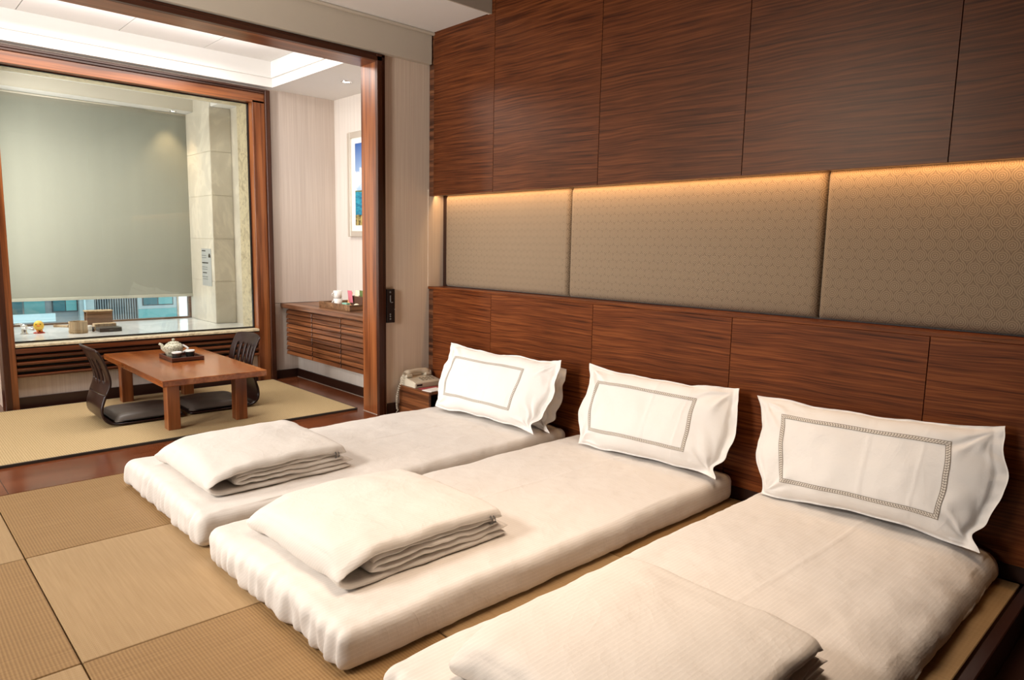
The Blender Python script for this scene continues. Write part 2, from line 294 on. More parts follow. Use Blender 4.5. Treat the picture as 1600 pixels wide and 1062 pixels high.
# ---------------------------------------------------------------- mesh helpers
class MB:
    def __init__(s): s.v = []; s.f = []; s.uv = None; s.mi = []; s.sm = []
    def add(s, vs, fs, mi=0, smooth=False):
        o = len(s.v); s.v += [tuple(v) for v in vs]; s.f += [tuple(i + o for i in f) for f in fs]; s.mi += [mi] * len(fs); s.sm += [smooth] * len(fs); return s
    def bm(s, bm, mi=0, smooth=False):
        bm.verts.index_update(); s.add([v.co.copy() for v in bm.verts], [[v.index for v in f.verts] for f in bm.faces], mi, smooth); bm.free(); return s
    def box(s, x0, x1, y0, y1, z0, z1, bev=0.0, mi=0, rot=None, seg=1):
        bm = bmesh.new(); bmesh.ops.create_cube(bm, size=1)
        for v in bm.verts: v.co = Vector((v.co.x * (x1 - x0), v.co.y * (y1 - y0), v.co.z * (z1 - z0)))
        if bev: bmesh.ops.bevel(bm, geom=bm.edges[:], offset=bev, segments=seg, affect='EDGES', profile=0.5)
        c = Vector(((x0 + x1) / 2, (y0 + y1) / 2, (z0 + z1) / 2))
        for v in bm.verts: v.co = (rot @ v.co if rot else v.co) + c
        return s.bm(bm, mi, False)
    def lathe(s, prof, c, seg=24, mi=0, axis='z', smooth=True):
        vs = []; fs = []; n = len(prof)
        for i in range(seg):
            a = 2 * math.pi * i / seg
            for r, z in prof:
                p = (r * math.cos(a), r * math.sin(a), z)
                if axis == 'x': p = (z, p[0], p[1])
                if axis == 'y': p = (p[0], z, p[1])
                vs.append((c[0] + p[0], c[1] + p[1], c[2] + p[2]))
        for i in range(seg):
            j = (i + 1) % seg
            for k in range(n - 1): fs.append((i * n + k, j * n + k, j * n + k + 1, i * n + k + 1))
        return s.add(vs, fs, mi, smooth)
    def tube(s, pts, r, seg=8, mi=0, closed=False):
        P = [Vector(p) for p in pts]; n = len(P); vs = []; fs = []
        up = Vector((0, 0, 1))
        for i, p in enumerate(P):
            a = P[(i - 1) % n] if (closed or i > 0) else p; b = P[(i + 1) % n] if (closed or i < n - 1) else p
            t = (b - a).normalized(); u = t.cross(up)
            if u.length < 1e-3: u = t.cross(Vector((1, 0, 0)))
            u.normalize(); w = t.cross(u); rr = r[i] if isinstance(r, (list, tuple)) else r
            for k in range(seg):
                q = 2 * math.pi * k / seg; vs.append(p + u * math.cos(q) * rr + w * math.sin(q) * rr)
        for i in range(n if closed else n - 1):
            j = (i + 1) % n
            for k in range(seg):
                l = (k + 1) % seg; fs.append((i * seg + k, i * seg + l, j * seg + l, j * seg + k))
        if not closed: fs += [tuple(range(seg)), tuple(range((n - 1) * seg + seg - 1, (n - 1) * seg - 1, -1))]
        return s.add(vs, fs, mi, True)
    def sphere(s, c, rx, ry, rz, mi=0, seg=16):
        bm = bmesh.new(); bmesh.ops.create_uvsphere(bm, u_segments=seg, v_segments=seg * 2 // 3, radius=1)
        for v in bm.verts: v.co = Vector((v.co.x * rx + c[0], v.co.y * ry + c[1], v.co.z * rz + c[2]))
        return s.bm(bm, mi, True)
    def grid(s, fn, nu, nv, mi=0, smooth=True, skip=None, closed_u=False):
        vs = [fn(i / nu, j / nv) for j in range(nv + 1) for i in range(nu + 1)]; fs = []
        for j in range(nv):
            for i in range(nu):
                if skip and skip(i, j): continue
                a = j * (nu + 1) + i; fs.append((a, a + 1, a + nu + 2, a + nu + 1))
        return s.add(vs, fs, mi, smooth)
ORG = {}
def empty(name, loc, label, cat, group=None):
    o = bpy.data.objects.new(name, None); COL.objects.link(o); o.location = loc; o.empty_display_size = 0.1
    ORG[o.name] = Vector(loc); tag(o, label, cat, group); return o
def tag(o, label=None, cat=None, group=None, kind=None):
    if label: o['label'] = label
    if cat: o['category'] = cat
    if group: o['group'] = group
    if kind: o['kind'] = kind
    return o
def obj(name, mb, mats, parent=None, org=None, kind=None, label=None):
    """link the collected shapes (world coordinates) as one mesh object"""
    base = Vector((0, 0, 0)); p = parent
    loc = Vector(org) if org is not None else None
    if loc is None: loc = ORG[parent.name] if parent else Vector((0, 0, 0))
    me = bpy.data.meshes.new(name); me.from_pydata([tuple(Vector(v) - loc) for v in mb.v], [], mb.f)
    mats = mats if isinstance(mats, (list, tuple)) else [mats]
    for m in mats: me.materials.append(m)
    me.polygons.foreach_set('material_index', mb.mi); me.polygons.foreach_set('use_smooth', mb.sm)
    if mb.uv:
        l = me.uv_layers.new(name='UVMap')
        for lp in me.loops: l.data[lp.index].uv = mb.uv[lp.vertex_index]
    me.update()
    o = bpy.data.objects.new(name, me); COL.objects.link(o)
    if parent: o.parent = parent; o.location = loc - ORG[parent.name]
    else: o.location = loc
    ORG[o.name] = loc
    if kind: o['kind'] = kind
    if label: o['label'] = label
    return o
def struct(name, mb, mats, parent=None, label=None):
    return obj(name, mb, mats, parent, kind='structure', label=label)
def B(*a, **k): return MB().box(*a, **k)
def cr(P, n):   # Catmull-Rom through points
    out = []
    Q = [2 * Vector(P[0]) - Vector(P[1])] + [Vector(p) for p in P] + [2 * Vector(P[-1]) - Vector(P[-2])]
    for i in range(1, len(Q) - 2):
        for k in range(n):
            t = k / n; a, b, c, d = Q[i - 1:i + 3]
            out.append(0.5 * ((2 * b) + (c - a) * t + (2 * a - 5 * b + 4 * c - d) * t * t + (3 * b - a - 3 * c + d) * t ** 3))
    out.append(Q[-2]); return out
def N(p, s=1.0, seed=0.0): return noise.noise(Vector(p) * s + Vector((seed, seed * 1.7, -seed)))

# ================================================================ SETTING
XH = 3.056          # face of the headboard and of the wall cabinet
XW = 3.27           # wall plane behind them
YP0, YP1 = 4.13, 4.32   # dividing wall
# ---- floor
fl = B(-4.6, XW, 3.90, 6.25, -0.12, 0.0); floor = struct('floor', fl, m_floor)
struct('floor_lower', B(-4.6, XW, -2.0, 0.425, -0.22, -0.12), m_darkfl, floor, label='dark wooden floor below the tatami platform')
obj('platform_core', B(-4.6, XW, 0.425, 3.90, -0.12, -0.03), m_wood_dark, floor)
obj('platform_nosing', B(-4.6, XW, 0.412, 0.448, -0.121, 0.0, 0.003), m_darkfl, floor)
ys = [0.455, 1.31, 2.165, 3.053, 3.897]; xs = [-4.6, -3.92, -3.06, -2.2, -1.33, -0.47, 0.389, 1.25, 2.11, XH - 0.004]
for i in range(9):
    for j in range(4):
        g = 0.0022
        tm = B(xs[i] + g, xs[i + 1] - g, ys[j] + g, ys[j + 1] - g, -0.03, 0.0, 0.0025)
        obj('tatami_mat', tm, m_tat_l if (i + j) % 2 == 0 else m_tat_d, floor, org=(xs[i], ys[j], 0), label=None)
for x in (-1.0, 0.45, 1.9): obj('floor_joint', B(x, x + 0.003, 3.9, 6.2, -0.001, 0.0006), m_basebd, floor)
# ---- right wall
struct('wall_right', B(XW, XW + 0.15, -2.0, 6.0, -0.2, 3.0), m_paper_w)
struct('wall_right_backing', B(3.195, XW - 0.001, -2.0, YP0 - 0.002, 0.0, 2.95), m_basebd)
# ---- dividing wall: pier right of the opening
struct('wall_divider', B(-4.6, -2.0, YP0, YP1 - 0.01, 0.0, 2.475).box(2.686, XW - 0.0005, YP0, YP1 - 0.01, 0.0, 2.475).box(-4.6, XW - 0.0005, YP0, YP1 - 0.01, 2.4751, 3.0), m_paper)
struct('wall_divider_face', B(3.057, 3.1945, YP0 - 0.004, YP0 - 0.0005, 0.9, 1.6), m_paper)
struct('baseboard_divider', B(2.70, 2.778, YP0 - 0.012, YP0 - 0.001, 0.0, 0.075), m_basebd)
# door casing between the rooms
dc = empty('door_1', (2.65, YP0, 0), None, None); dc['kind'] = 'structure'
obj('jamb', B(2.628, 2.66, YP0 + 0.002, YP1 + 0.005, 0.0, 2.43, 0.002), m_frame_z, dc)
obj('jamb_casing', B(2.618, 2.656, YP0 - 0.03, YP0, 0.0, 2.44, 0.002).box(2.656, 2.686, YP0 - 0.018, YP0, 0.0, 2.445, 0.002), m_trim_z, dc)
obj('jamb', B(-2.0, -1.97, YP0, YP1, 0.0, 2.43, 0.002), m_frame_z, dc)
obj('head_lining', B(-2.0, 2.628, YP0 + 0.002, YP1 + 0.005, 2.40, 2.44, 0.002), m_frame_x, dc)
obj('head_casing', B(-2.0, 2.656, YP0 - 0.03, YP0, 2.40, 2.43, 0.002).box(-2.0, 2.686, YP0 - 0.018, YP0, 2.43, 2.448, 0.002), m_trim_x, dc)
obj('threshold_seal', B(2.6255, 2.662, YP0 - 0.032, YP1 + 0.006, 0.0, 0.004), m_silver, dc, label='thin pale sealant line at foot of jamb')
# beam over the opening
struct('trim_1', B(-4.6, XH - 0.002, 4.083, 4.1295, 2.452, 2.66, 0.003), m_beige)
struct('trim_2', B(-4.6, 3.09, 4.055, 4.083, 2.642, 2.66, 0.004), m_beige)
# main ceiling and lowered tray
struct('ceiling', B(-4.6, XW, -2.0, YP0, 2.86, 3.0), m_wood_dark)
tr = B(-4.6, XH - 0.003, 3.49, 4.128, 2.661, 2.80).box(-4.6, XH - 0.003, 3.47, 3.49, 2.655, 2.74)
struct('ceiling_tray', tr, [m_white])
struct('trim_3', B(-4.6, XH - 0.003, 3.458, 3.469, 2.652, 2.745), m_beige)
# left and near walls of the main room, with a tall window opening
lw = B(-4.75, -4.6, -2.0, 2.2, -0.2, 3.0).box(-4.75, -4.6, 3.8, 6.3, -0.2, 3.0).box(-4.75, -4.6, 2.2, 3.8, -0.2, 0.6).box(-4.75, -4.6, 2.2, 3.8, 2.7, 3.0)
struct('wall_left', lw, m_paper)
struct('wall_near', B(-4.75, XW, -2.15, -2.0, -0.2, 3.0), m_wood_dark)
w3 = empty('window_3', (-4.68, 3.0, 0.6), None, None); w3['kind'] = 'structure'
wf = MB()
for y in (2.2, 2.98, 3.76): wf.box(-4.70, -4.65, y, y + 0.04, 0.6, 2.7)
wf.box(-4.70, -4.65, 2.2, 3.8, 0.6, 0.64).box(-4.70, -4.65, 2.2, 3.8, 2.66, 2.7)
obj('window_frame', wf, m_trim_z, w3); obj('pane', B(-4.68, -4.675, 2.24, 3.76, 0.64, 2.66), m_glass2, w3)
# ---- tea room shell
ZC = 2.475
struct('wall_far', B(2.641, XW, 5.835, 5.98, 0.0, 0.668).box(2.641, XW, 5.835, 5.98, 0.672, ZC).box(0.70, 2.645, 5.835, 5.98, 2.452, ZC).box(0.77, 2.5, 5.845, 5.98, 0.0, 0.228), [m_paper_t])
struct('wall_far_joint', B(2.641, 3.27, 5.837, 5.97, 0.668, 0.672), m_basebd)
struct('wall_far_left', B(-4.6, 0.70, 6.2, 6.3, 0.0, 2.9), m_paper)
struct('wall_box_side', B(0.70, 0.73, 5.93, 6.2, 0.0, 2.9), m_paper)
struct('wall_low_right', B(2.87, 2.99, YP1 + 0.0, 5.834, 0.0, 0.2), m_paper_w)
struct('baseboard_right', B(2.858, 2.8695, YP1, 5.834, 0.0, 0.075), m_basebd)
struct('baseboard_far', B(2.645, 2.8695, 5.822, 5.8345, 0.0, 0.075), m_basebd)
struct('baseboard_under_window', B(0.775, 2.49, 5.828, 5.844, 0.0, 0.083), m_basebd)
struct('baseboard_seal', B(2.852, 2.858, YP1, 5.82, 0.0, 0.003), m_silver)
struct('baseboard_far_left', B(-4.6, 0.70, 6.185, 6.1995, 0.0, 0.08), m_basebd)
# coffered ceiling
ce = MB()
XC, YC0, YC1 = 2.655, 4.42, 5.755
ce.box(XC, XW, YP1 - 0.01, 5.97, ZC, 2.9).box(-4.6, XC, YC1, 5.97, ZC, 2.9).box(-4.6, XC, YP1 - 0.01, YC0, ZC, 2.9)
ce.box(-4.6, 0.70, 5.97, 6.2, ZC, 2.9)
struct('ceiling_coffer_rim', ce, m_white)
co = struct('ceiling_coffer', B(-4.6, XC, YC0, YC1, 2.70, 2.9), m_white)
cm = MB()
cm.box(-4.6, XC, YC1 - 0.018, YC1, 2.545, 2.70, 0.002).box(XC - 0.018, XC, YC0, YC1 - 0.018, 2.545, 2.70, 0.002)
obj('coffer_moulding', cm, m_white, co)
px = [-4.6, -4.0, -3.4, -2.8, -2.2, -1.6, -0.95, -0.35, 0.28, 0.905, 1.512, 2.10, XC - 0.02]
for a, b in zip(px[:-1], px[1:]): obj('ceiling_panel', B(a + 0.003, b - 0.003, YC0, YC1 - 0.019, 2.675, 2.70), m_white, co)
# ---- interior window to the bath
w1 = empty('window_1', (1.6, 5.82, 0.44), None, None); w1['kind'] = 'structure'
obj('post', B(2.50, 2.60, 5.800, 5.93, 0.0, 2.36, 0.002), m_frame_z, w1)
obj('post', B(0.735, 0.775, 5.800, 5.93, 0.0, 2.36, 0.002), m_frame_z, w1)
obj('post_casing', B(2.60, 2.643, 5.775, 5.834, 0.0, 2.452, 0.003), m_trim_z, w1)
obj('post_casing', B(0.695, 0.735, 5.785, 5.93, 0.0, 2.452, 0.003), m_trim_z, w1)
obj('head', B(0.735, 2.60, 5.80, 5.93, 2.342, 2.42, 0.002), m_frame_x, w1)
obj('head_casing', B(0.735, 2.60, 5.785, 5.834, 2.42, 2.437, 0.002).box(0.735, 2.60, 5.775, 5.834, 2.437, 2.452, 0.002), m_trim_x, w1)
obj('glazing_bead', B(0.775, 2.5, 5.880, 5.898, 0.462, 0.474).box(2.488, 2.5, 5.88, 5.898, 0.474, 2.342).box(0.775, 2.5, 5.88, 5.898, 2.334, 2.342), m_dkplast, w1)
obj('pane', B(0.775, 2.49, 5.886, 5.892, 0.47, 2.336), m_glass, w1)
obj('sill_slab', B(0.775, 2.5, 5.785, 5.93, 0.443, 0.461, 0.002), m_trav, w1)
obj('sill_rail', B(0.775, 2.5, 5.790, 5.84, 0.398, 0.433, 0.002), m_louvre, w1)
obj('sill_gap', B(0.775, 2.5, 5.80, 5.84, 0.4332, 0.4428), m_black, w1)
lv = empty('louvre_panel', (1.6, 5.83, 0.228), 'dark wooden louvre panel of wide horizontal slats under the window sill', 'louvre')
obj('back_board', B(0.776, 2.499, 5.832, 5.844, 0.228, 0.397), m_black, lv)
for k in range(4):
    z = 0.372 - k * 0.044
    obj('slat', B(0.777, 2.498, 5.800, 5.826, z - 0.009, z + 0.009, 0.002, rot=Matrix.Rotation(math.radians(18), 3, 'X')), m_louvre, lv)
# ---- bath room behind the glass
YD0, YD1, ZD = 5.93, 7.06, 0.455
struct('bath_deck', B(0.735, 2.62, 5.931, YD1, 0.30, ZD), m_deck)
struct('wall_bath_right', B(2.56, 2.66, 5.98, 6.42, ZD, 2.5).box(2.38, 2.56, 6.42, 7.06, ZD, 2.5), m_tile)
struct('wall_bath_reveal', B(2.502, 2.559, 5.90, 6.13, ZD, 2.35).box(0.735, 2.56, 5.931, 6.12, 2.35, 2.49), m_trav)
bw = B(0.0, 2.55, 7.061, 7.2, -0.2, ZD - 0.01).box(2.385, 2.7, 7.061, 7.2, ZD - 0.01, 2.6).box(0.0, 2.385, 7.061, 7.2, 2.38, 2.6).box(0.0, 0.72, 7.061, 7.2, ZD - 0.01, 2.38)
struct('wall_bath_far', bw, m_tile)
struct('wall_bath_left', B(0.60, 0.734, 6.30, 7.06, 0.0, 2.6).box(0.7345, 0.7349, 5.94, 6.3, ZD, 2.5), m_tile)
bc = B(0.735, 2.56, 6.121, 6.25, 2.37, 2.6).box(0.735, 2.38, 6.83, 7.06, 2.37, 2.6).box(2.39, 2.56, 6.25, 6.42, 2.37, 2.6).box(0.735, 2.39, 6.25, 6.83, 2.50, 2.6)
struct('ceiling_bath', bc, [m_white])
struct('trim_4', B(0.735, 2.385, 6.818, 6.829, 2.372, 2.50), m_cream)
# tile joints as real grooves: pieces on the pier
for k in range(5):
    obj('tile', B(2.3745, 2.3795, 6.425, 7.055, ZD + 0.003 + k * 0.383, ZD + k * 0.383 + 0.380, 0.001), m_tile, bpy.data.objects['wall_bath_right'])
    obj('tile', B(2.375, 2.5585, 6.4155, 6.4195, ZD + 0.003 + k * 0.383, ZD + k * 0.383 + 0.380, 0.001), m_tile, bpy.data.objects['wall_bath_right'])
w2 = empty('window_2', (1.5, 7.1, ZD), None, None); w2['kind'] = 'structure'
obj('window_frame', B(0.72, 2.385, 7.075, 7.13, ZD - 0.008, ZD + 0.012).box(2.36, 2.385, 7.075, 7.13, ZD, 2.38).box(0.72, 2.385, 7.075, 7.13, 2.35, 2.38), m_brownw, w2)
obj('mullion', B(2.255, 2.272, 7.09, 7.115, ZD, 2.36), m_chrome, w2)
obj('pane', B(0.73, 2.36, 7.098, 7.104, ZD + 0.012, 2.35), m_glass2, w2)
bl = empty('roller_blind', (1.5, 7.0, 0.675), 'grey-green roller blind pulled nearly down over the far exterior window', 'blind')
obj('cloth', MB().grid(lambda u, v: (0.738 + u * 1.637, 7.0 + 0.004 * math.sin(u * 7) + 0.002 * math.sin(u * 19 + v * 3), 0.69 + v * 1.672), 40, 20), m_blind, bl)
obj('bottom_bar', B(0.738, 2.375, 6.992, 7.008, 0.668, 0.695, 0.004, seg=2), plain('blind_bar', (0.50, 0.50, 0.42), 0.6), bl)
obj('roller', MB().lathe([(0, 0.737), (0.008, 0.737), (0.008, 2.376), (0, 2.376)], (0, 7.004, 2.3605), 16, axis='x'), m_cream, bl)
# notice on the pier
nt = empty('bath_notice', (2.37, 6.6, 0.79), 'small grey notice sheet with black lines stuck on the tiled bath pier', 'notice')
obj('sheet', B(2.3715, 2.3735, 6.487, 6.72, 0.79, 1.13), plain('notice_sheet', (0.50, 0.52, 0.52), 0.5), nt)
for (a, b, z0, z1) in ((6.62, 6.71, 1.105, 1.115), (6.56, 6.71, 0.995, 1.005), (6.60, 6.70, 0.905, 0.913), (6.50, 6.55, 1.05, 1.075), (6.51, 6.54, 1.075, 1.085), (6.60, 6.71, 1.065, 1.068), (6.60, 6.71, 1.045, 1.048), (6.58, 6.71, 0.96, 0.963), (6.58, 6.71, 0.94, 0.943), (6.58, 6.71, 0.87, 0.873), (6.58, 6.71, 0.85, 0.853)):
    obj('printed_line', B(2.3708, 2.3714, a, b, z0, z1), m_dkplast, nt)

# ================================================================ HEADBOARD WALL
hb = empty('headboard', (XH, 2.0, 0), 'long low brown veneer headboard panelling behind the three beds', 'headboard')
py = [-2.0, -1.75, -0.89, -0.03, 0.834, 1.684, 2.554, 3.43, 4.065]
for a, b in zip(py[:-1], py[1:]):
    obj('panel', B(XH, XH + 0.02, a + 0.0014, b - 0.0014, 0.062, 0.883, 0.0008), m_wall_wood, hb, org=(XH, a, 0.06 + random.random() * 0))
obj('end_strip', B(XH + 0.008, XH + 0.03, 4.066, YP0 - 0.005, 0.062, 0.883), m_wood_dark, hb, label='darker recessed end strip beside the pale wall')
obj('ledge', B(XH - 0.001, 3.195, -2.0, YP0 - 0.005, 0.884, 0.902, 0.0015), m_wall_wood, hb)
obj('core', B(XH + 0.0205, 3.194, -2.0, YP0 - 0.006, 0.0, 0.8835), m_black, hb)
obj('plinth', B(XH + 0.004, XH + 0.02, -2.0, YP0 - 0.005, 0.0, 0.060), m_basebd, hb)
wc = empty('wall_cabinet', (XH, 2.0, 1.55), 'tall veneer cabinet fronts, painted darker for shade, filling the wall above the padded panels', 'cabinet')
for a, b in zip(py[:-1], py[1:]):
    obj('door', B(XH, XH + 0.02, a + 0.0014, b - 0.0014, 1.5505, 2.859, 0.0008), m_upper_shaded, wc, org=(XH, a, 1.0))
obj('end_strip', B(XH + 0.008, XH + 0.03, 4.066, YP0 - 0.006, 1.5505, 2.65), m_wood_dark, wc, label='darker recessed end strip')
obj('carcass', B(XH + 0.055, 3.194, -2.0, YP0 - 0.006, 1.585, 2.859).box(XH + 0.0205, XH + 0.055, -2.0, YP0 - 0.006, 1.552, 2.859), m_wood_dark, wc)
obj('led_strip', B(XH + 0.075, XH + 0.085, -2.0, YP0 - 0.03, 1.580, 1.584), m_led, wc, label='warm glowing light strip')
sy = [4.062, 2.845, 1.328, -0.19, -1.9]
lab = ['leftmost padded wall panel with ring pattern, beside the pale dividing wall', 'middle padded wall panel with ring pattern, above the middle pillow', 'padded wall panel with ring pattern at the right edge, above the right pillow', 'padded ring-pattern wall panel beyond the right edge of the picture']
for k in range(4):
    a, b = sy[k + 1] + 0.003, sy[k] - 0.003
    def pad(u, v, a=a, b=b):
        y = a + (b - a) * u; z = 0.905 + v * 0.655
        ex = min(u, 1 - u) * (b - a); ez = min(v, 1 - v) * 0.655; r = 0.035
        fx = 1 - (max(0, 1 - ex / r)) ** 2.4; fz = 1 - (max(0, 1 - ez / r)) ** 2.4
        return (3.190 - 0.034 * math.sqrt(max(0, fx)) * math.sqrt(max(0, fz)), y, z)
    n = 70
    mb = MB()
    us = [0, .002, .005, .01, .016, .022] + [.03 + .94 * i / 20 for i in range(21)] + [.978, .984, .99, .995, .998, 1]
    vsx = [0, .004, .01, .02, .035, .05] + [.065 + .87 * i / 10 for i in range(11)] + [.95, .965, .98, .99, .996, 1]
    mb.grid(lambda u, v: pad(us[round(u * (len(us) - 1))], vsx[round(v * (len(vsx) - 1))]), len(us) - 1, len(vsx) - 1)
    mb.box(3.1885, 3.1945, a, b, 0.905, 1.56)
    o = obj('wall_cushion', mb, m_ring, org=(3.19, (a + b) / 2, 0.9)); tag(o, lab[k], 'padded panel', 'padded panels along the headboard wall')

# ================================================================ BEDS
def futon(y0, y1, x0, x1, top, seed, label, crease, soft=False):
    hx, hy, hz = (x1 - x0) / 2, (y1 - y0) / 2, top / 2
    cx, cy = (x0 + x1) / 2, (y0 + y1) / 2; r = 0.042
    nx, ny, nz = 180, 130, 8
    idx = {}; vs = []; fs = []
    def vid(i, j, k):
        key = (i, j, k)
        if key in idx: return idx[key]
        # denser samples near the ends
        def sp(t, h): 
            q = 2 * t - 1; q = math.copysign(abs(q) ** 0.9, q); return q * h
        p = Vector((sp(i / nx, hx), sp(j / ny, hy), (2 * k / nz - 1) * hz))
        inn = Vector((max(-hx + r, min(hx - r, p.x)), max(-hy + r, min(hy - r, p.y)), max(-hz + r, min(hz - r, p.z))))
        d = p - inn
        q = inn + d.normalized() * r if d.length > 1e-6 else p
        X, Y, Z = q.x + cx, q.y + cy, q.z + hz
        topf = max(0, min(1, (Z - 0.03) / 0.05)); nrm = d.normalized() if d.length > 1e-6 else Vector((0, 0, 1))
        # gathers pulled around the foot end
        e = max(0, 1 - (X - x0) / 0.13)
        if e > 0:
            g = math.sin(Y * 2 * math.pi / 0.062 + 9 * N((Y * 3, 0, seed)) + X * 9 + Z * 14) * (0.30 + 0.5 * N((Y * 5, 1, seed))) + 1.5 * N((Y * 30 + seed * 3, X * 7, Z * 9))
            w = e ** 1.4 * (0.35 + 0.65 * min(1, max(0, 1.15 - Z / top)) ) * 0.011
            X += -g * w * (0.4 + abs(nrm.x)); Z += g * w * 0.45 * topf
            X += 0.018 * N((Y * 2.2, seed, 0)) * e
        # soft waviness on top and sides
        Z += topf * (0.011 * N((X * 2.1, Y * 2.6, seed)) + 0.0045 * N((X * 7, Y * 11, seed + 3)) + 0.0016 * N((X * 22, Y * 30, seed)))
        if soft:
            k = max(0, 1 - (Y - y0) / (0.17 + 0.05 * N((X * 3, 0, 5)))); Z -= topf * 0.045 * k * k * (1 + 0.5 * N((X * 6, Y * 8, 2)))
        Z += topf * 0.006 * (1 - (q.y / hy) ** 2) 
        if abs(nrm.y) > 0.2:
            s = math.copysign(1, nrm.y)
            Y += s * (0.013 * N((X * 2.3, seed * 2, s)) + 0.005 * N((X * 9, Z * 14, seed)) + 0.0025 * N((X * 30, Z * 18, seed)))
        # pressed centre crease (a small ridge)
        if topf > 0.5 and crease is not None:
            dy = Y - (cy + crease + 0.012 * math.sin(X * 2 + seed)); Z += 0.0042 * math.exp(-(dy / 0.0055) ** 2)
        Z = max(Z, 0.0015)
        idx[key] = len(vs); vs.append((X, Y, Z)); return idx[key]
    for i in range(nx):
        for j in range(ny):
            fs.append((vid(i, j, nz), vid(i + 1, j, nz), vid(i + 1, j + 1, nz), vid(i, j + 1, nz)))
            if i % 1 == 0: fs.append((vid(i, j, 0), vid(i, j + 1, 0), vid(i + 1, j + 1, 0), vid(i + 1, j, 0)))
    for k in range(nz):
        for i in range(nx):
            fs.append((vid(i, 0, k), vid(i + 1, 0, k), vid(i + 1, 0, k + 1), vid(i, 0, k + 1)))
            fs.append((vid(i, ny, k), vid(i, ny, k + 1), vid(i + 1, ny, k + 1), vid(i + 1, ny, k)))
        for j in range(ny):
            fs.append((vid(0, j, k), vid(0, j, k + 1), vid(0, j + 1, k + 1), vid(0, j + 1, k)))
            fs.append((vid(nx, j, k), vid(nx, j + 1, k), vid(nx, j + 1, k + 1), vid(nx, j, k + 1)))
    o = obj('futon', MB().add(vs, fs, 0, True), m_sheet, org=(cx, cy, 0))
    return tag(o, label, 'futon', 'white futon mattresses along the headboard')
G_F = [(2.695, 3.70, 'far white futon nearest the telephone, on the tatami'), (1.605, 2.605, 'middle white futon on the tatami between two others'), (0.515, 1.43, 'nearest white futon beside the edge of the tatami platform')]
for k, (a, b, lb) in enumerate(G_F): futon(a, b, 0.895, 3.035, 0.128, 3.3 + k * 7.1, lb, (0.02, 0.03, -0.01)[k], k == 2)

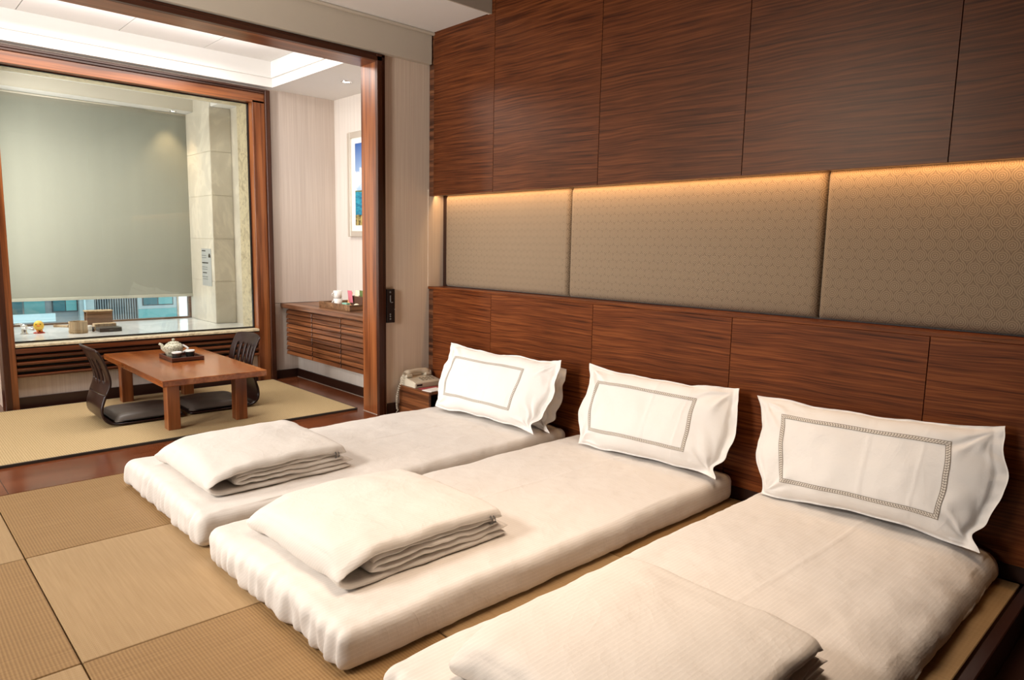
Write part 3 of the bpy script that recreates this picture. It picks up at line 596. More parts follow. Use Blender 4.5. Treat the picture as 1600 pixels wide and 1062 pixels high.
# pillows ---------------------------------------------------------
def pillow(BL, BR, TL, TR, T, seed, label, embro=True, name='pillow', flange=0.035):
    BL, BR, TL, TR = map(Vector, (BL, BR, TL, TR))
    nrm0 = (BR - BL).cross(TL - BL).normalized()
    if nrm0.x > 0: nrm0 = -nrm0      # face the room
    Wd = ((BR - BL).length + (TR - TL).length) / 2; Hd = ((TL - BL).length + (TR - BR).length) / 2
    fu, fv = flange / Wd * 2, flange / Hd * 2
    fl_ = 0.010
    def base(u, v):   # u,v in -1..1 (u: left to right, v: bottom to top)
        a = (u + 1) / 2; b = (v + 1) / 2
        au = a + (u ** 6) * (1 if u > 0 else -1) * ((0.013 * math.cos(3.2 * v - 0.3) - 0.036 * math.exp(-((v + 0.76) / 0.13) ** 2) + 0.012 * math.exp(-((v + 1) / 0.1) ** 2)) if u > 0 else (0.016 * math.cos(4.6 * v + 1.0) - 0.006)) * min(1, abs(seed))   # sides pulled in
        bv = b + 0.042 * (-(v)) * (1 - u * u) * abs(v) ** 3
        au += (0.020 if u < 0 else 0.030) * N((v * 2.2, u * 0.7, seed + 11)) * abs(u) ** 2; bv += 0.036 * N((u * 2.4, v * 0.7, seed + 17)) * abs(v) ** 2
        p = (BL * (1 - au) + BR * au) * (1 - bv) + (TL * (1 - au) + TR * au) * bv
        return p
    def thick(u, v):
        uu = min(1, abs(u) / (1 - (fu if u > 0 else fl_ / Wd * 2))); vv = min(1, abs(v) / (1 - fl_ / Hd * 2))
        f = max(0, (1 - uu ** 3.4)) ** 0.56 * max(0, (1 - vv ** 2.8)) ** 0.56
        return f * (1 + 0.18 * (-v))
    def pt(u, v, side):
        p = base(u, v); f = thick(u, v)
        x, y = u * Wd / 2, v * Hd / 2
        # wrinkles fanning from the corners plus soft noise
        w = 0
        for cu in (-1, 1):
            for cv in (-1, 1):
                dx, dy = x - cu * Wd / 2 * 0.93, y - cv * Hd / 2 * 0.9
                rr = math.hypot(dx, dy); an = math.atan2(dy, dx)
                w += math.exp(-(rr / 0.16) ** 2) * math.sin(an * 9 + cu * 2 + cv + 3 * N((an * 2, rr * 9, seed))) * min(1, rr / 0.05)
        soft = 0.012 * N((x * 5, y * 6, seed + side)) + 0.005 * N((x * 14, y * 12, seed + 5 * side))
        m = min(1, f * 3)
        d = side * (T * f + 0.0016) + side * (0.0075 * w + soft) * m
        for xc, am in ((0.02, 0.0035), (0.23 * Wd, 0.002)):
            d += side * am * m * math.exp(-((x - xc - 0.02 * v) / 0.0055) ** 2)
        d += side * 0.0 + (1 - m) * 0.03 * math.exp(-((1 - u) / 0.12) ** 2 - ((v + 1) / 0.25) ** 2)
        if f < 0.05 or m < 1: d += (1 - m) * (0.020 * N((x * 9, y * 9, seed)) + 0.009 * N((x * 24, y * 24, seed + 2)))
        return p + nrm0 * d
    nu, nv = 150, 84
    def S_(t): return math.copysign(abs(t) ** 0.85, t)
    mb = MB()
    gf = lambda s: (lambda a, b: pt(S_(2 * a - 1), S_(2 * b - 1), s))
    mb.grid(gf(1), nu, nv); off = len(mb.v); mb.grid(gf(-1), nu, nv)
    st = nu + 1
    rim = [j for j in range(nu + 1)] + [j * st + nu for j in range(1, nv + 1)] + [nv * st + i for i in range(nu - 1, -1, -1)] + [j * st for j in range(nv - 1, 0, -1)]
    fs = [(rim[i], rim[(i + 1) % len(rim)], rim[(i + 1) % len(rim)] + off, rim[i] + off) for i in range(len(rim))]
    mb.f += fs; mb.mi += [0] * len(fs); mb.sm += [True] * len(fs)
    o = obj(name, mb, m_pillow, org=tuple((BL + BR) / 2)); tag(o, label, 'pillow', 'white pillows leaning on the headboard')
    if embro:
        iu, iv, bw = embro[0], embro[1], embro[2]
        ou = embro[3] if len(embro) > 3 else 0
        eb = MB(); eb.uv = []
        du, dv = bw / Wd * 2, bw / Hd * 2
        for side in range(4):
            n = 90
            for i in range(n + 1):
                t = -1 + 2 * i / n
                for a in (0, 0.5, 1.0):
                    if side == 0: u, v = t * (iu - a * du), (iv - a * dv)
                    elif side == 1: u, v = (iu - a * du), -t * (iv - a * dv)
                    elif side == 2: u, v = -t * (iu - a * du), -(iv - a * dv)
                    else: u, v = -(iu - a * du), t * (iv - a * dv)
                    q = pt(u + ou, v - 0.02, 1) + nrm0 * 0.0022
                    eb.v.append(tuple(q)); eb.uv.append((a, t * (iu * Wd if side % 2 == 0 else iv * Hd) / 2))
            b0 = side * (n + 1) * 3
            for i in range(n):
                for c in (0, 1):
                    q = b0 + i * 3 + c; eb.f.append((q, q + 1, q + 4, q + 3)); eb.mi.append(0); eb.sm.append(True)
        obj('embroidered_border', eb, m_embro, o, label='grey embroidered rectangular border')
    return o
pillow((2.85, 3.61, .135), (2.87, 2.67, .135), (3.012, 3.67, .52), (3.005, 2.70, .50), 0.036, 21.0, 'plain white pillow tucked behind the far pillow, against the headboard', None)
pillow((2.715, 3.60, .148), (2.745, 2.68, .148), (2.915, 3.66, .548), (2.90, 2.62, .558), 0.068, 2.0, 'far white pillow with thin grey border, in front of another pillow', (0.66, 0.60, 0.015, -0.12))
pillow((2.80, 2.43, .140), (2.85, 1.58, .145), (2.985, 2.505, .555), (2.98, 1.575, .560), 0.078, 5.0, 'middle white pillow with grey border on the middle futon', (0.68, 0.62, 0.016, -0.10))
pillow((2.84, 1.39, .140), (2.87, 0.545, .145), (2.99, 1.495, .545), (2.98, 0.53, .588), 0.078, 9.0, 'right white pillow with taupe border on the nearest futon', (0.70, 0.66, 0.018, -0.03))

# folded quilts ----------------------------------------------------
def quilt(x0, x1, y0, y1, z0, seed, label, tagx=None):
    cx, cy = (x0 + x1) / 2, (y0 + y1) / 2; hy = (y1 - y0) / 2; L = x1 - x0
    mb = MB()
    def sheet(path, th, ny=64, ystretch=0.0, sd=0, wav=1.0):
        P = cr([(p[0], 0, p[1]) for p in path], 7); n = len(P)
        outl = []
        for i, p in enumerate(P):
            t = (P[min(n - 1, i + 1)] - P[max(0, i - 1)]).normalized(); nn = Vector((-t.z, 0, t.x))
            e = min(i, n - 1 - i) / 3.0; k = math.sqrt(max(0.03, 1 - max(0, 1 - e) ** 2))
            outl.append((p, nn, th(i / (n - 1)) / 2 * k))
        m = 2 * n
        ysamp = [math.copysign(1 - (1 - abs(q)) ** 1.6, q) for q in [(-1 + 2 * j / ny) for j in range(ny + 1)]]
        vs = []
        for yq in ysamp:
            ed = (1 - abs(yq)) * hy; kk = math.sqrt(max(0.01, 1 - max(0, 1 - ed / 0.022) ** 2))
            for w in range(m):
                i = w if w < n else m - 1 - w; sgn = 1 if w < n else -1
                p, nn, h = outl[i]
                q = p + nn * h * sgn * kk
                X = x0 + q.x * L; Z = z0 + q.z
                yy = cy + yq * (hy + ystretch) + (0.010 * N((X * 6, sd, seed)) + 0.006 * N((X * 17, q.z * 30, seed + sd))) * abs(yq)
                # puffiness of the top, lower near the edges
                s01 = (q.z - 0.045) / 0.06
                cor = max(0, min(1, s01))
                Z += cor * (0.016 * (1 - yq * yq) ** 0.8 * math.sin(math.pi * min(1, max(0, q.x * 0.9 + 0.08))) ** 0.8 - 0.010 * abs(yq) ** 6)
                Z += cor * (0.010 * N((X * 4, yy * 4, seed)) + 0.004 * N((X * 11, yy * 9, seed + 1)) + 0.0022 * N((X * 26, yy * 12, seed)))
                Z += wav * (0.007 * N((X * 8, sd * 3 + yq, seed)) + 0.003 * N((X * 24, sd * 3, seed + yq))) * (1 if q.z > 0.02 else 0)
                Z += cor * 0.0035 * math.exp(-((yy - cy - 0.05) / 0.005) ** 2) * (1 if abs(yq) < 0.9 and q.x > 0.1 else 0)
                tip = max(0, abs(yq) - 0.72) / 0.28 * max(0, 0.16 - q.x) / 0.16
                Z -= cor * 0.032 * tip; X -= tip * 0.020 * (1 if yq > 0 else 0.3)
                X += 0.016 * N((yy * 4, sd * 5, seed + 8)) + 0.004 * N((yy * 22, q.z * 20, seed))
                vs.append((X, yy, max(Z, z0 + 0.001)))
        fs = []
        for j in range(ny):
            for w in range(m):
                w2 = (w + 1) % m; fs.append((j * m + w, (j + 1) * m + w, (j + 1) * m + w2, j * m + w2))
        # close the ends
        for j in (0, ny):
            for w in range(n - 1):
                a, b, c, d = j * m + w, j * m + w + 1, j * m + m - 2 - w, j * m + m - 1 - w
                fs.append((a, b, c, d) if j == 0 else (d, c, b, a))
        mb.add(vs, fs, 0, True)
    # outer layer wraps round the left fold; two inner folds
    sheet([(1.02, 0.014), (0.75, 0.013), (0.40, 0.013), (0.10, 0.014), (0.02, 0.026), (-0.006, 0.050), (0.008, 0.078), (0.07, 0.101), (0.35, 0.112), (0.70, 0.112), (0.93, 0.106), (0.985, 0.094)],
          lambda s: 0.024 if s < 0.4 else 0.024 + 0.014 * min(1, (s - 0.4) * 4), sd=0, wav=0.3)
    sheet([(1.04, 0.037), (0.80, 0.036), (0.55, 0.040), (0.30, 0.036), (0.21, 0.040), (0.165, 0.050), (0.21, 0.060), (0.32, 0.061), (0.55, 0.064), (0.80, 0.060), (0.965, 0.063)], lambda s: 0.023 + 0.004 * math.sin(s * 17 + seed), ystretch=-0.003, sd=1, wav=1.3)
    sheet([(0.985, 0.086), (0.80, 0.082), (0.55, 0.086), (0.35, 0.083), (0.22, 0.079), (0.18, 0.069)], lambda s: 0.020 + 0.004 * math.sin(s * 11 + seed), ystretch=-0.010, sd=2, wav=1.3)
    o = obj('folded_quilt', mb, m_quilt, org=(cx, cy, z0)); tag(o, label, 'quilt', 'folded quilts on the feet of the futons')
    if tagx:
        tg = MB().tube([(x1 - 0.06, y0 + 0.012, z0 + 0.098), (x1 - 0.062, y0 - 0.008, z0 + 0.090), (x1 - 0.060, y0 - 0.010, z0 + 0.072), (x1 - 0.056, y0 + 0.012, z0 + 0.062)], 0.004, 6)
        tg.tube([(x1 - 0.045, y0 + 0.012, z0 + 0.096), (x1 - 0.047, y0 - 0.008, z0 + 0.088), (x1 - 0.045, y0 - 0.010, z0 + 0.074), (x1 - 0.041, y0 + 0.012, z0 + 0.064)], 0.003, 6)
        obj('loop_tag', tg, m_greyk, o, label='small dark fabric loop')
    return o
quilt(1.01, 1.65, 2.87, 3.50, 0.131, 31.0, 'folded white quilt on the far futon, nearest the tea table', True)
quilt(1.01, 1.68, 1.80, 2.44, 0.131, 44.0, 'folded white quilt on the middle futon', True)
quilt(1.02, 1.71, 0.63, 1.25, 0.131, 57.0, 'folded white quilt on the nearest futon, cut by the lower picture edge')

# ================================================================ NIGHTSTAND
ns = empty('nightstand', (2.92, 3.92, 0), 'low brown wooden nightstand with open front between headboard and dividing wall', 'nightstand')
nx0, nx1, ny0, ny1, nz = 2.785, XH - 0.003, 3.745, 4.10, 0.205
obj('side_panel', B(nx0, nx0 + 0.018, ny0, ny1, 0, nz, 0.001), m_cab, ns)
obj('side_panel', B(nx1 - 0.018, nx1, ny0, ny1, 0, nz, 0.001), m_cab, ns)
obj('top', B(nx0 + 0.0185, nx1 - 0.0185, ny0, ny1, nz - 0.018, nz, 0.001), m_cab, ns)
obj('bottom_shelf', B(nx0 + 0.0185, nx1 - 0.0185, ny0 + 0.01, ny1 - 0.01, 0.02, 0.035), m_wood_dark, ns)
obj('back_panel', B(nx0 + 0.0185, nx1 - 0.0185, ny1 - 0.01, ny1, 0.02, nz - 0.0185), m_wood_dark, ns)
# telephone
ph = empty('telephone', (2.91, 4.02, nz), 'cream corded desk telephone on the low nightstand', 'telephone')
def wedge(u, v):
    return None
bd = MB()
prof = [(3.925, 0.0), (3.925, 0.030), (3.945, 0.040), (4.00, 0.048), (4.06, 0.060), (4.10, 0.064), (4.112, 0.05), (4.112, 0.0)]
n = len(prof); vs = []
for x, s in ((2.80, 0.9), (2.806, 1.0), (3.022, 1.0), (3.03, 0.9)):
    for y, z in prof: vs.append((x, 4.02 + (y - 4.02) * (1 if s == 1 else 0.97), nz + 0.001 + z * s))
fs = [(i * n + k, i * n + (k + 1) % n, (i + 1) * n + (k + 1) % n, (i + 1) * n + k) for i in range(3) for k in range(n)] + [tuple(range(n))[::-1], tuple(range(3 * n, 4 * n))]
bd.add(vs, fs); obj('body', bd, m_cream_pl, ph)
hsx = [(2.797 + 0.22 * t, 4.055, nz + 0.074 + 0.024 * math.sin(math.pi * t)) for t in [i / 12 for i in range(13)]]
hs = MB().tube(hsx, [0.020, 0.026, 0.026, 0.021, 0.017, 0.016, 0.016, 0.016, 0.017, 0.021, 0.026, 0.026, 0.020], 12)
hs.box(2.797, 2.855, 4.025, 4.085, nz + 0.058, nz + 0.082, 0.008, seg=2).box(2.965, 3.02, 4.025, 4.085, nz + 0.058, nz + 0.082, 0.008, seg=2)
obj('handset', hs, m_cream_pl, ph)
for r in range(3):
    for c in range(4): obj('key', B(2.88 + c * 0.03, 2.90 + c * 0.03, 3.952 + r * 0.021, 3.965 + r * 0.021, nz + 0.038 + r * 0.004, nz + 0.048 + r * 0.004, 0.002), m_cream_dk, ph)
obj('display', B(2.815, 2.86, 3.9235, 3.926, nz + 0.012, nz + 0.024), m_dkplast, ph, label='small black opening on the front edge')
cs = []
for i in range(300):
    t = i / 299; a = t * 2 * math.pi * 19
    c = Vector((2.795, 4.05, nz + 0.085)).lerp(Vector((2.762, 4.085, 0.03)), t) + Vector((-0.028 * math.sin(math.pi * t), 0.0, -0.01 * math.sin(math.pi * t)))
    cs.append(c + Vector((0.0080 * math.cos(a), 0.0080 * math.sin(a), 0)))
cs += [Vector((2.755, 4.09, 0.015)), Vector((2.752, 4.092, 0.006))]
obj('coiled_cord', MB().tube(cs, 0.0023, 5), m_cream_pl, ph, label='coiled cord hanging to the floor')
cd = MB().box(2.80, 2.93, 3.755, 3.845, nz + 0.0005, nz + 0.0045, rot=Matrix.Rotation(0.12, 3, 'Z')).box(2.81, 2.95, 3.83, 3.90, nz + 0.0005, nz + 0.003, mi=1, rot=Matrix.Rotation(-0.1, 3, 'Z'))
o = obj('note_card', cd, [m_paperw, m_redpr], org=(2.87, 3.8, nz)); tag(o, 'white card and dark red leaflet lying on the nightstand before the telephone', 'card')
# black control panel on the dividing wall
cp = empty('control_panel', (2.72, YP0, 0.66), 'black wall control panel with small buttons beside the door casing', 'control panel')
obj('plate', B(2.688, 2.757, YP0 - 0.022, YP0 - 0.001, 0.655, 0.892, 0.004, seg=2), m_dkplast, cp)
for z, r in ((0.87, 0.007), (0.715, 0.006), (0.70, 0.006), (0.682, 0.006)):
    obj('button', MB().lathe([(0, -0.004), (r, -0.004), (r, 0), (0, 0)], (2.718, YP0 - 0.0215, z), 12, axis='y'), m_greyk, cp)
obj('handset_rest', B(2.715, 2.722, YP0 - 0.027, YP0 - 0.022, 0.80, 0.85, 0.002).box(2.722, 2.74, YP0 - 0.027, YP0 - 0.022, 0.795, 0.802, 0.002), m_greyk, cp)
obj('knob', B(2.752, 2.759, YP0 - 0.027, YP0 - 0.022, 0.745, 0.752, 0.001), m_silver, cp)

# ================================================================ TEA ROOM
rg = empty('tatami_rug', (1.5, 5.05, 0), 'pale woven reed mat under the low tea table', 'mat')
obj('woven_field', B(-1.6, 2.592, 4.372, 5.748, 0.0, 0.016, 0.002), m_rug, rg)
obj('border_tape', B(-1.612, 2.60, 4.362, 4.372, 0.0, 0.0155, 0.001).box(-1.612, 2.60, 5.748, 5.758, 0.0, 0.0155, 0.001).box(2.592, 2.60, 4.372, 5.748, 0, 0.0155), m_rugedge, rg)
ZR = 0.016
tb = empty('tea_table', (1.61, 5.06, ZR), 'low orange-brown wooden tea table with thick square legs', 'table')
obj('tabletop', B(1.295, 1.945, 4.40, 5.73, 0.322, 0.362, 0.004, seg=2), m_table, tb)
for x in (1.362, 1.79):
    for y in (4.545, 5.56): obj('leg', B(x, x + 0.075, y, y + 0.075, ZR, 0.3215, 0.002), m_table_z, tb)
# tray with teapot and cups
ty = empty('tea_tray', (1.66, 5.17, 0.362), 'small square dark wooden tray in the middle of the tea table', 'tray')
zt = 0.3625
obj('base', B(1.552, 1.768, 5.035, 5.315, zt, zt + 0.008), m_lacquer, ty)
rim = MB()
for a in ((1.552, 1.562, 5.035, 5.315), (1.758, 1.768, 5.035, 5.315), (1.562, 1.758, 5.035, 5.045), (1.562, 1.758, 5.305, 5.315)): rim.box(*a, zt + 0.008, zt + 0.030, 0.001)
obj('rim', rim, m_tray, ty)
tp = empty('teapot', (1.625, 5.225, zt + 0.009), 'speckled pale green ceramic teapot on the small dark tray', 'teapot')
z = zt + 0.0095; tc_ = (1.625, 5.225, z)
bp = [(0.0, 0.0), (0.040, 0.0), (0.046, 0.006), (0.056, 0.035), (0.063, 0.066), (0.061, 0.083), (0.047, 0.098), (0.037, 0.101), (0, 0.101)]
obj('body', MB().lathe([tuple(q) for q in bp], tc_, 32), m_pot, tp)
obj('lid', MB().lathe([(0.038, 0.1015), (0.036, 0.107), (0.02, 0.113), (0.006, 0.115), (0.006, 0.119), (0.011, 0.124), (0.010, 0.131), (0, 0.134)], tc_, 24), m_pot, tp)
sd = Vector((0.80, -0.60, 0))
obj('spout', MB().tube(cr([Vector(tc_) - sd * 0.050 + Vector((0, 0, 0.045)), Vector(tc_) - sd * 0.072 + Vector((0, 0, 0.062)), Vector(tc_) - sd * 0.080 + Vector((0, 0, 0.085)), Vector(tc_) - sd * 0.100 + Vector((0, 0, 0.096))], 4), [0.017, 0.0165, 0.016, 0.015, 0.014, 0.013, 0.012, 0.011, 0.0105, 0.0095, 0.009, 0.0085, 0.008], 10), m_pot, tp)
hp = [Vector(tc_) + sd * (0.060 + 0.040 * math.sin(math.pi * i / 12)) + Vector((0, 0, 0.035 + 0.055 * i / 12 + 0.004 * math.sin(2 * math.pi * i / 12))) for i in range(13)]
obj('handle', MB().tube(hp, 0.0065, 8), m_porc, tp)
for k, (cx_, cy_, lb) in enumerate(((1.60, 5.085, 'left dark glazed teacup with white rim in front of the teapot'), (1.70, 5.12, 'right dark glazed teacup with white rim in front of the teapot'))):
    cp_ = empty('teacup', (cx_, cy_, zt + 0.009), lb, 'cup', 'teacups on the small tray')
    c0 = (cx_, cy_, zt + 0.009)
    obj('bowl', MB().lathe([(0, 0), (0.019, 0), (0.023, 0.004), (0.029, 0.024), (0.032, 0.048)], c0, 24).lathe([(0.0265, 0.048), (0.022, 0.02), (0.014, 0.006), (0, 0.005)], c0, 24), m_cupdk, cp_)
    obj('rim_band', MB().lathe([(0.032, 0.0482), (0.0335, 0.057), (0.031, 0.0575), (0.0265, 0.0482)], c0, 24), m_porc, cp_, label='white glazed rim')
    obj('saucer_base', MB().lathe([(0, -0.0005), (0.018, -0.0005), (0.018, 0.0)], c0, 20), m_cupdk, cp_)

# legless chairs ----------------------------------------------------
def zaisu(sgn, xb, y0, y1, label, dy=0.0):
    """sgn=+1: back on the left, seat towards +X"""
    root = empty('legless_chair', (xb, (y0 + y1) / 2, ZR), label, 'floor chair', 'legless floor chairs at the tea table')
    yc, hw = (y0 + y1) / 2, (y1 - y0) / 2
    P = cr([(0.49, 0, 0.008), (0.30, 0, 0.006), (0.14, 0, 0.006), (0.05, 0, 0.014), (0.008, 0, 0.052), (0.0, 0, 0.115), (0.022, 0, 0.19), (0.052, 0, 0.275), (0.040, 0, 0.36), (0.012, 0, 0.44), (-0.020, 0, 0.500)], 8)
    n = len(P)
    def pos(s, w):
        f = s * (n - 1); i = min(n - 2, int(f)); p = P[i].lerp(P[i + 1], f - i)
        ht = max(0, min(1, (p.z - 0.05) / 0.2))
        x = p.x - 0.030 * ht * (1 - w * w) + 0.0
        ww = hw * (1 - 0.06 * ht * (1 - ht) * 4 + 0.02 * ht)
        if s > 0.97: ww *= 1 - 0.10 * ((s - 0.97) / 0.03) ** 2
        return Vector((xb + sgn * x, yc + w * ww, ZR + 0.001 + p.z + (0.012 * (1 - w * w) if s > 0.99 else 0)))
    def shell(s0, s1, ns, nw, skip=None):
        mb = MB(); th = 0.010
        V = [[pos(s0 + (s1 - s0) * j / ns, -1 + 2 * i / nw) for i in range(nw + 1)] for j in range(ns + 1)]
        def nr(j, i):
            a = V[min(ns, j + 1)][i] - V[max(0, j - 1)][i]; b = V[j][min(nw, i + 1)] - V[j][max(0, i - 1)]
            return (a.cross(b)).normalized() * sgn
        A = {}; Bk = {}; vs = []; fs = []
        for j in range(ns + 1):
            for i in range(nw + 1):
                q = nr(j, i); A[(j, i)] = len(vs); vs.append(V[j][i]); Bk[(j, i)] = len(vs); vs.append(V[j][i] - q * th if (V[j][i] - q * th).z > ZR + 0.0005 else Vector(((V[j][i] - q * th).x, V[j][i].y, ZR + 0.0005)))
        solid = lambda j, i: 0 <= j < ns and 0 <= i < nw and not (skip and skip(j, i))
        for j in range(ns):
            for i in range(nw):
                if not solid(j, i): continue
                a, b, c, d = (j, i), (j, i + 1), (j + 1, i + 1), (j + 1, i)
                fs.append((A[a], A[b], A[c], A[d])); fs.append((Bk[d], Bk[c], Bk[b], Bk[a]))
                for (nj, ni, e, g) in ((j - 1, i, b, a), (j + 1, i, d, c), (j, i - 1, a, d), (j, i + 1, c, b)):
                    if not solid(nj, ni): fs.append((A[e], A[g], Bk[g], Bk[e]))
        return mb.add(vs, fs, 0, True)
    def slot(j, i):   # five long slots in the back
        s = 0.62 + 0.38 * j / 34
        if not (0.69 < s < 0.885): return False
        k = i - 4; return 0 <= k < 29 and k % 6 in (1, 2, 3) and not ((s < 0.702 or s > 0.872) and k % 6 != 2)
    o = obj('backrest', shell(0.62, 1.0, 34, 37, slot), m_lacquer, root)
    obj('seat_shell', shell(0.0, 0.62, 40, 14), m_lacquer, root)
    # cushion
    cu = MB(); x0, x1 = 0.075, 0.485
    def cush(u, v, top):
        a, b = 2 * u - 1, 2 * v - 1
        f = (1 - abs(a) ** 6) ** 0.4 * (1 - abs(b) ** 6) ** 0.4
        z = ZR + 0.026 + (0.048 * f + 0.006 * N((a * 2, b * 2, xb * 9)) * f if top else -0.006 * f)
        return (xb + sgn * (x0 + (x1 - x0) * u), yc + b * (hw - 0.012), z)
    cu.grid(lambda u, v: cush(u, v, True), 26, 26, 0)
    cu.grid(lambda u, v: cush(u, v, False), 26, 26, 1)
    obj('cushion', cu, [m_cushion, m_cush_s], root)
    pp = []
    for i in range(60):
        t = 2 * math.pi * i / 60; c_, s_ = math.cos(t), math.sin(t)
        q = (abs(c_) ** 8 + abs(s_) ** 8) ** (-1 / 8)
        pp.append((xb + sgn * ((x0 + x1) / 2 + (x1 - x0) / 2 * c_ * q), yc + (hw - 0.012) * s_ * q, ZR + 0.030))
    obj('piping', MB().tube(pp, 0.005, 6, closed=True), m_cush_s, root)
    return root
zaisu(1, 1.068, 4.845, 5.255, 'dark lacquered legless chair at the left end of the tea table')
zaisu(-1, 2.092, 4.865, 5.275, 'dark slatted-back legless chair at the right end of the tea table')

# floating slatted cabinet ------------------------------------------
ct = empty('floating_cabinet', (2.9, 5.1, 0.2), 'floating brown cabinet with slatted doors on the right wall of the tea room', 'cabinet')
obj('countertop', B(2.715, XW - 0.001, 4.33, 5.833, 0.632, 0.668, 0.002), m_cab_top, ct)
obj('body', B(2.79, XW - 0.001, 4.34, 5.825, 0.2105, 0.6315), m_basebd, ct)
dy = [5.815, 5.337, 4.866, 4.40]
for a, b in zip(dy[1:], dy[:-1]):
    d = obj('door', B(2.776, 2.7895, a + 0.005, b - 0.005, 0.214, 0.618), m_wood_dark, ct)
    for k in range(10):
        zz = 0.218 + k * 0.040
        obj('slat', B(2.755, 2.770, a + 0.007, b - 0.007, zz, zz + 0.034, 0.002, rot=Matrix.Rotation(math.radians(12), 3, 'Y')), m_cab, d)
# tray with refreshments
rt = empty('refreshment_tray', (2.96, 5.1, 0.67), 'brown wooden tray full of sachets on the floating cabinet', 'tray')
zt2 = 0.669; tx0, tx1, ty0, ty1 = 2.835, 3.15, 4.86, 5.36
obj('base', B(tx0, tx1, ty0, ty1, zt2, zt2 + 0.008), m_brownw, rt)
r2 = MB()
for a in ((tx0, tx0 + 0.012, ty0, ty1), (tx1 - 0.012, tx1, ty0, ty1), (tx0 + 0.012, tx1 - 0.012, ty0, ty0 + 0.012), (tx0 + 0.012, tx1 - 0.012, ty1 - 0.012, ty1)): r2.box(*a, zt2 + 0.008, zt2 + 0.048, 0.002)
obj('rim', r2, m_brownw, rt)
zb = zt2 + 0.009
def mug(x, y, z0, lb):
    e = empty('cup', (x, y, z0), lb, 'cup', 'white cups on the refreshment tray')
    obj('bowl', MB().lathe([(0, 0), (0.028, 0), (0.034, 0.01), (0.037, 0.065), (0.034, 0.065), (0.030, 0.012), (0, 0.01)], (x, y, z0), 20), m_porc, e)
    hh = [(x - 0.036 - 0.018 * math.sin(math.pi * i / 8), y, z0 + 0.015 + 0.035 * i / 8) for i in range(9)]
    obj('handle', MB().tube(hh, 0.004, 6), m_porc, e)
mug(2.945, 5.24, zb, 'lower white cup at the left of the refreshment tray')
mug(2.945, 5.24, zb + 0.066, 'upper white cup stacked at the left of the refreshment tray')
def thingbox(name, b, mt, lb, cat, rot=None, extra=None, group=None):
    mb = B(*b, 0.002, rot=rot)
    o = obj(name, mb, mt, org=((b[0] + b[1]) / 2, (b[2] + b[3]) / 2, b[4])); return tag(o, lb, cat, group)
o = thingbox('caddy_box', (2.99, 3.07, 4.93, 5.12, zb, zb + 0.095), m_brbox, 'dark brown box holding sachets on the refreshment tray', 'box')
R_ = lambda a, ax: Matrix.Rotation(math.radians(a), 3, ax)
def sachet(x, y, z0, w, h, mt, lb, tilt, yaw=0):
    mb = MB(); rot = R_(yaw, 'Z') @ R_(tilt, 'Y')
    def g(u, v, s): 
        a, b = 2 * u - 1, 2 * v - 1
        p = rot @ Vector((s * 0.006 * (1 - a ** 4) * (1 - b ** 4), a * w / 2, (v) * h)); return (x + p.x, y + p.y, z0 + p.z)
    mb.grid(lambda u, v: g(u, v, 1), 8, 8); mb.grid(lambda u, v: g(u, v, -1), 8, 8)
    o = obj('sachet', mb, mt, org=(x, y, z0)); return tag(o, lb, 'sachet', 'sachets on the refreshment tray')
sachet(2.99, 5.135, zb, 0.06, 0.125, m_orp, 'orange sachet standing beside the white cups', 8)
sachet(2.978, 5.085, zb + 0.04, 0.07, 0.10, m_pink, 'pink sachet leaning on the dark brown box', -6)
sachet(3.00, 5.03, zb + 0.091, 0.06, 0.052, m_creamp, 'cream sachet on top of the dark brown box', 10)
sachet(3.01, 4.97, zb + 0.091, 0.05, 0.055, m_green, 'green sachet sticking up from the dark brown box', -4)
thingbox('tea_box', (2.88, 2.92, 5.0, 5.055, zb, zb + 0.045), m_teal, 'small teal tea box at the front of the refreshment tray', 'box', R_(10, 'Z'))
for k, (x, y, mt, lb) in enumerate(((2.90, 4.955, m_orp, 'orange snack packet'), (2.93, 4.915, m_creamp, 'cream snack packet'), (2.905, 4.905, m_pink, 'pink snack packet'))):
    mb = MB().sphere((x, y, zb + 0.018 + 0.012 * (k == 1)), 0.022, 0.026, 0.015, 0, 12)
    o = obj('snack_packet', mb, mt, org=(x, y, zb)); tag(o, lb + ' lying beside the teal tea box', 'snack', 'snack packets on the refreshment tray')
bo = empty('water_bottle', (3.21, 5.10, 0.669), 'clear plastic water bottle standing behind the refreshment tray', 'bottle')
obj('bottle_body', MB().lathe([(0, 0), (0.028, 0), (0.031, 0.01), (0.031, 0.06), (0.028, 0.075), (0.031, 0.09), (0.031, 0.15), (0.012, 0.185), (0.012, 0.195)], (3.21, 5.10, 0.669), 20), m_bottle, bo)
obj('bottle_cap', MB().lathe([(0.0135, 0.195), (0.0135, 0.212), (0, 0.213)], (3.21, 5.10, 0.669), 16), m_paperw, bo)
obj('bottle_label', MB().lathe([(0.0315, 0.092), (0.0315, 0.14)], (3.21, 5.10, 0.669), 20), plain('label_blue', (0.45, 0.58, 0.66), 0.5), bo)
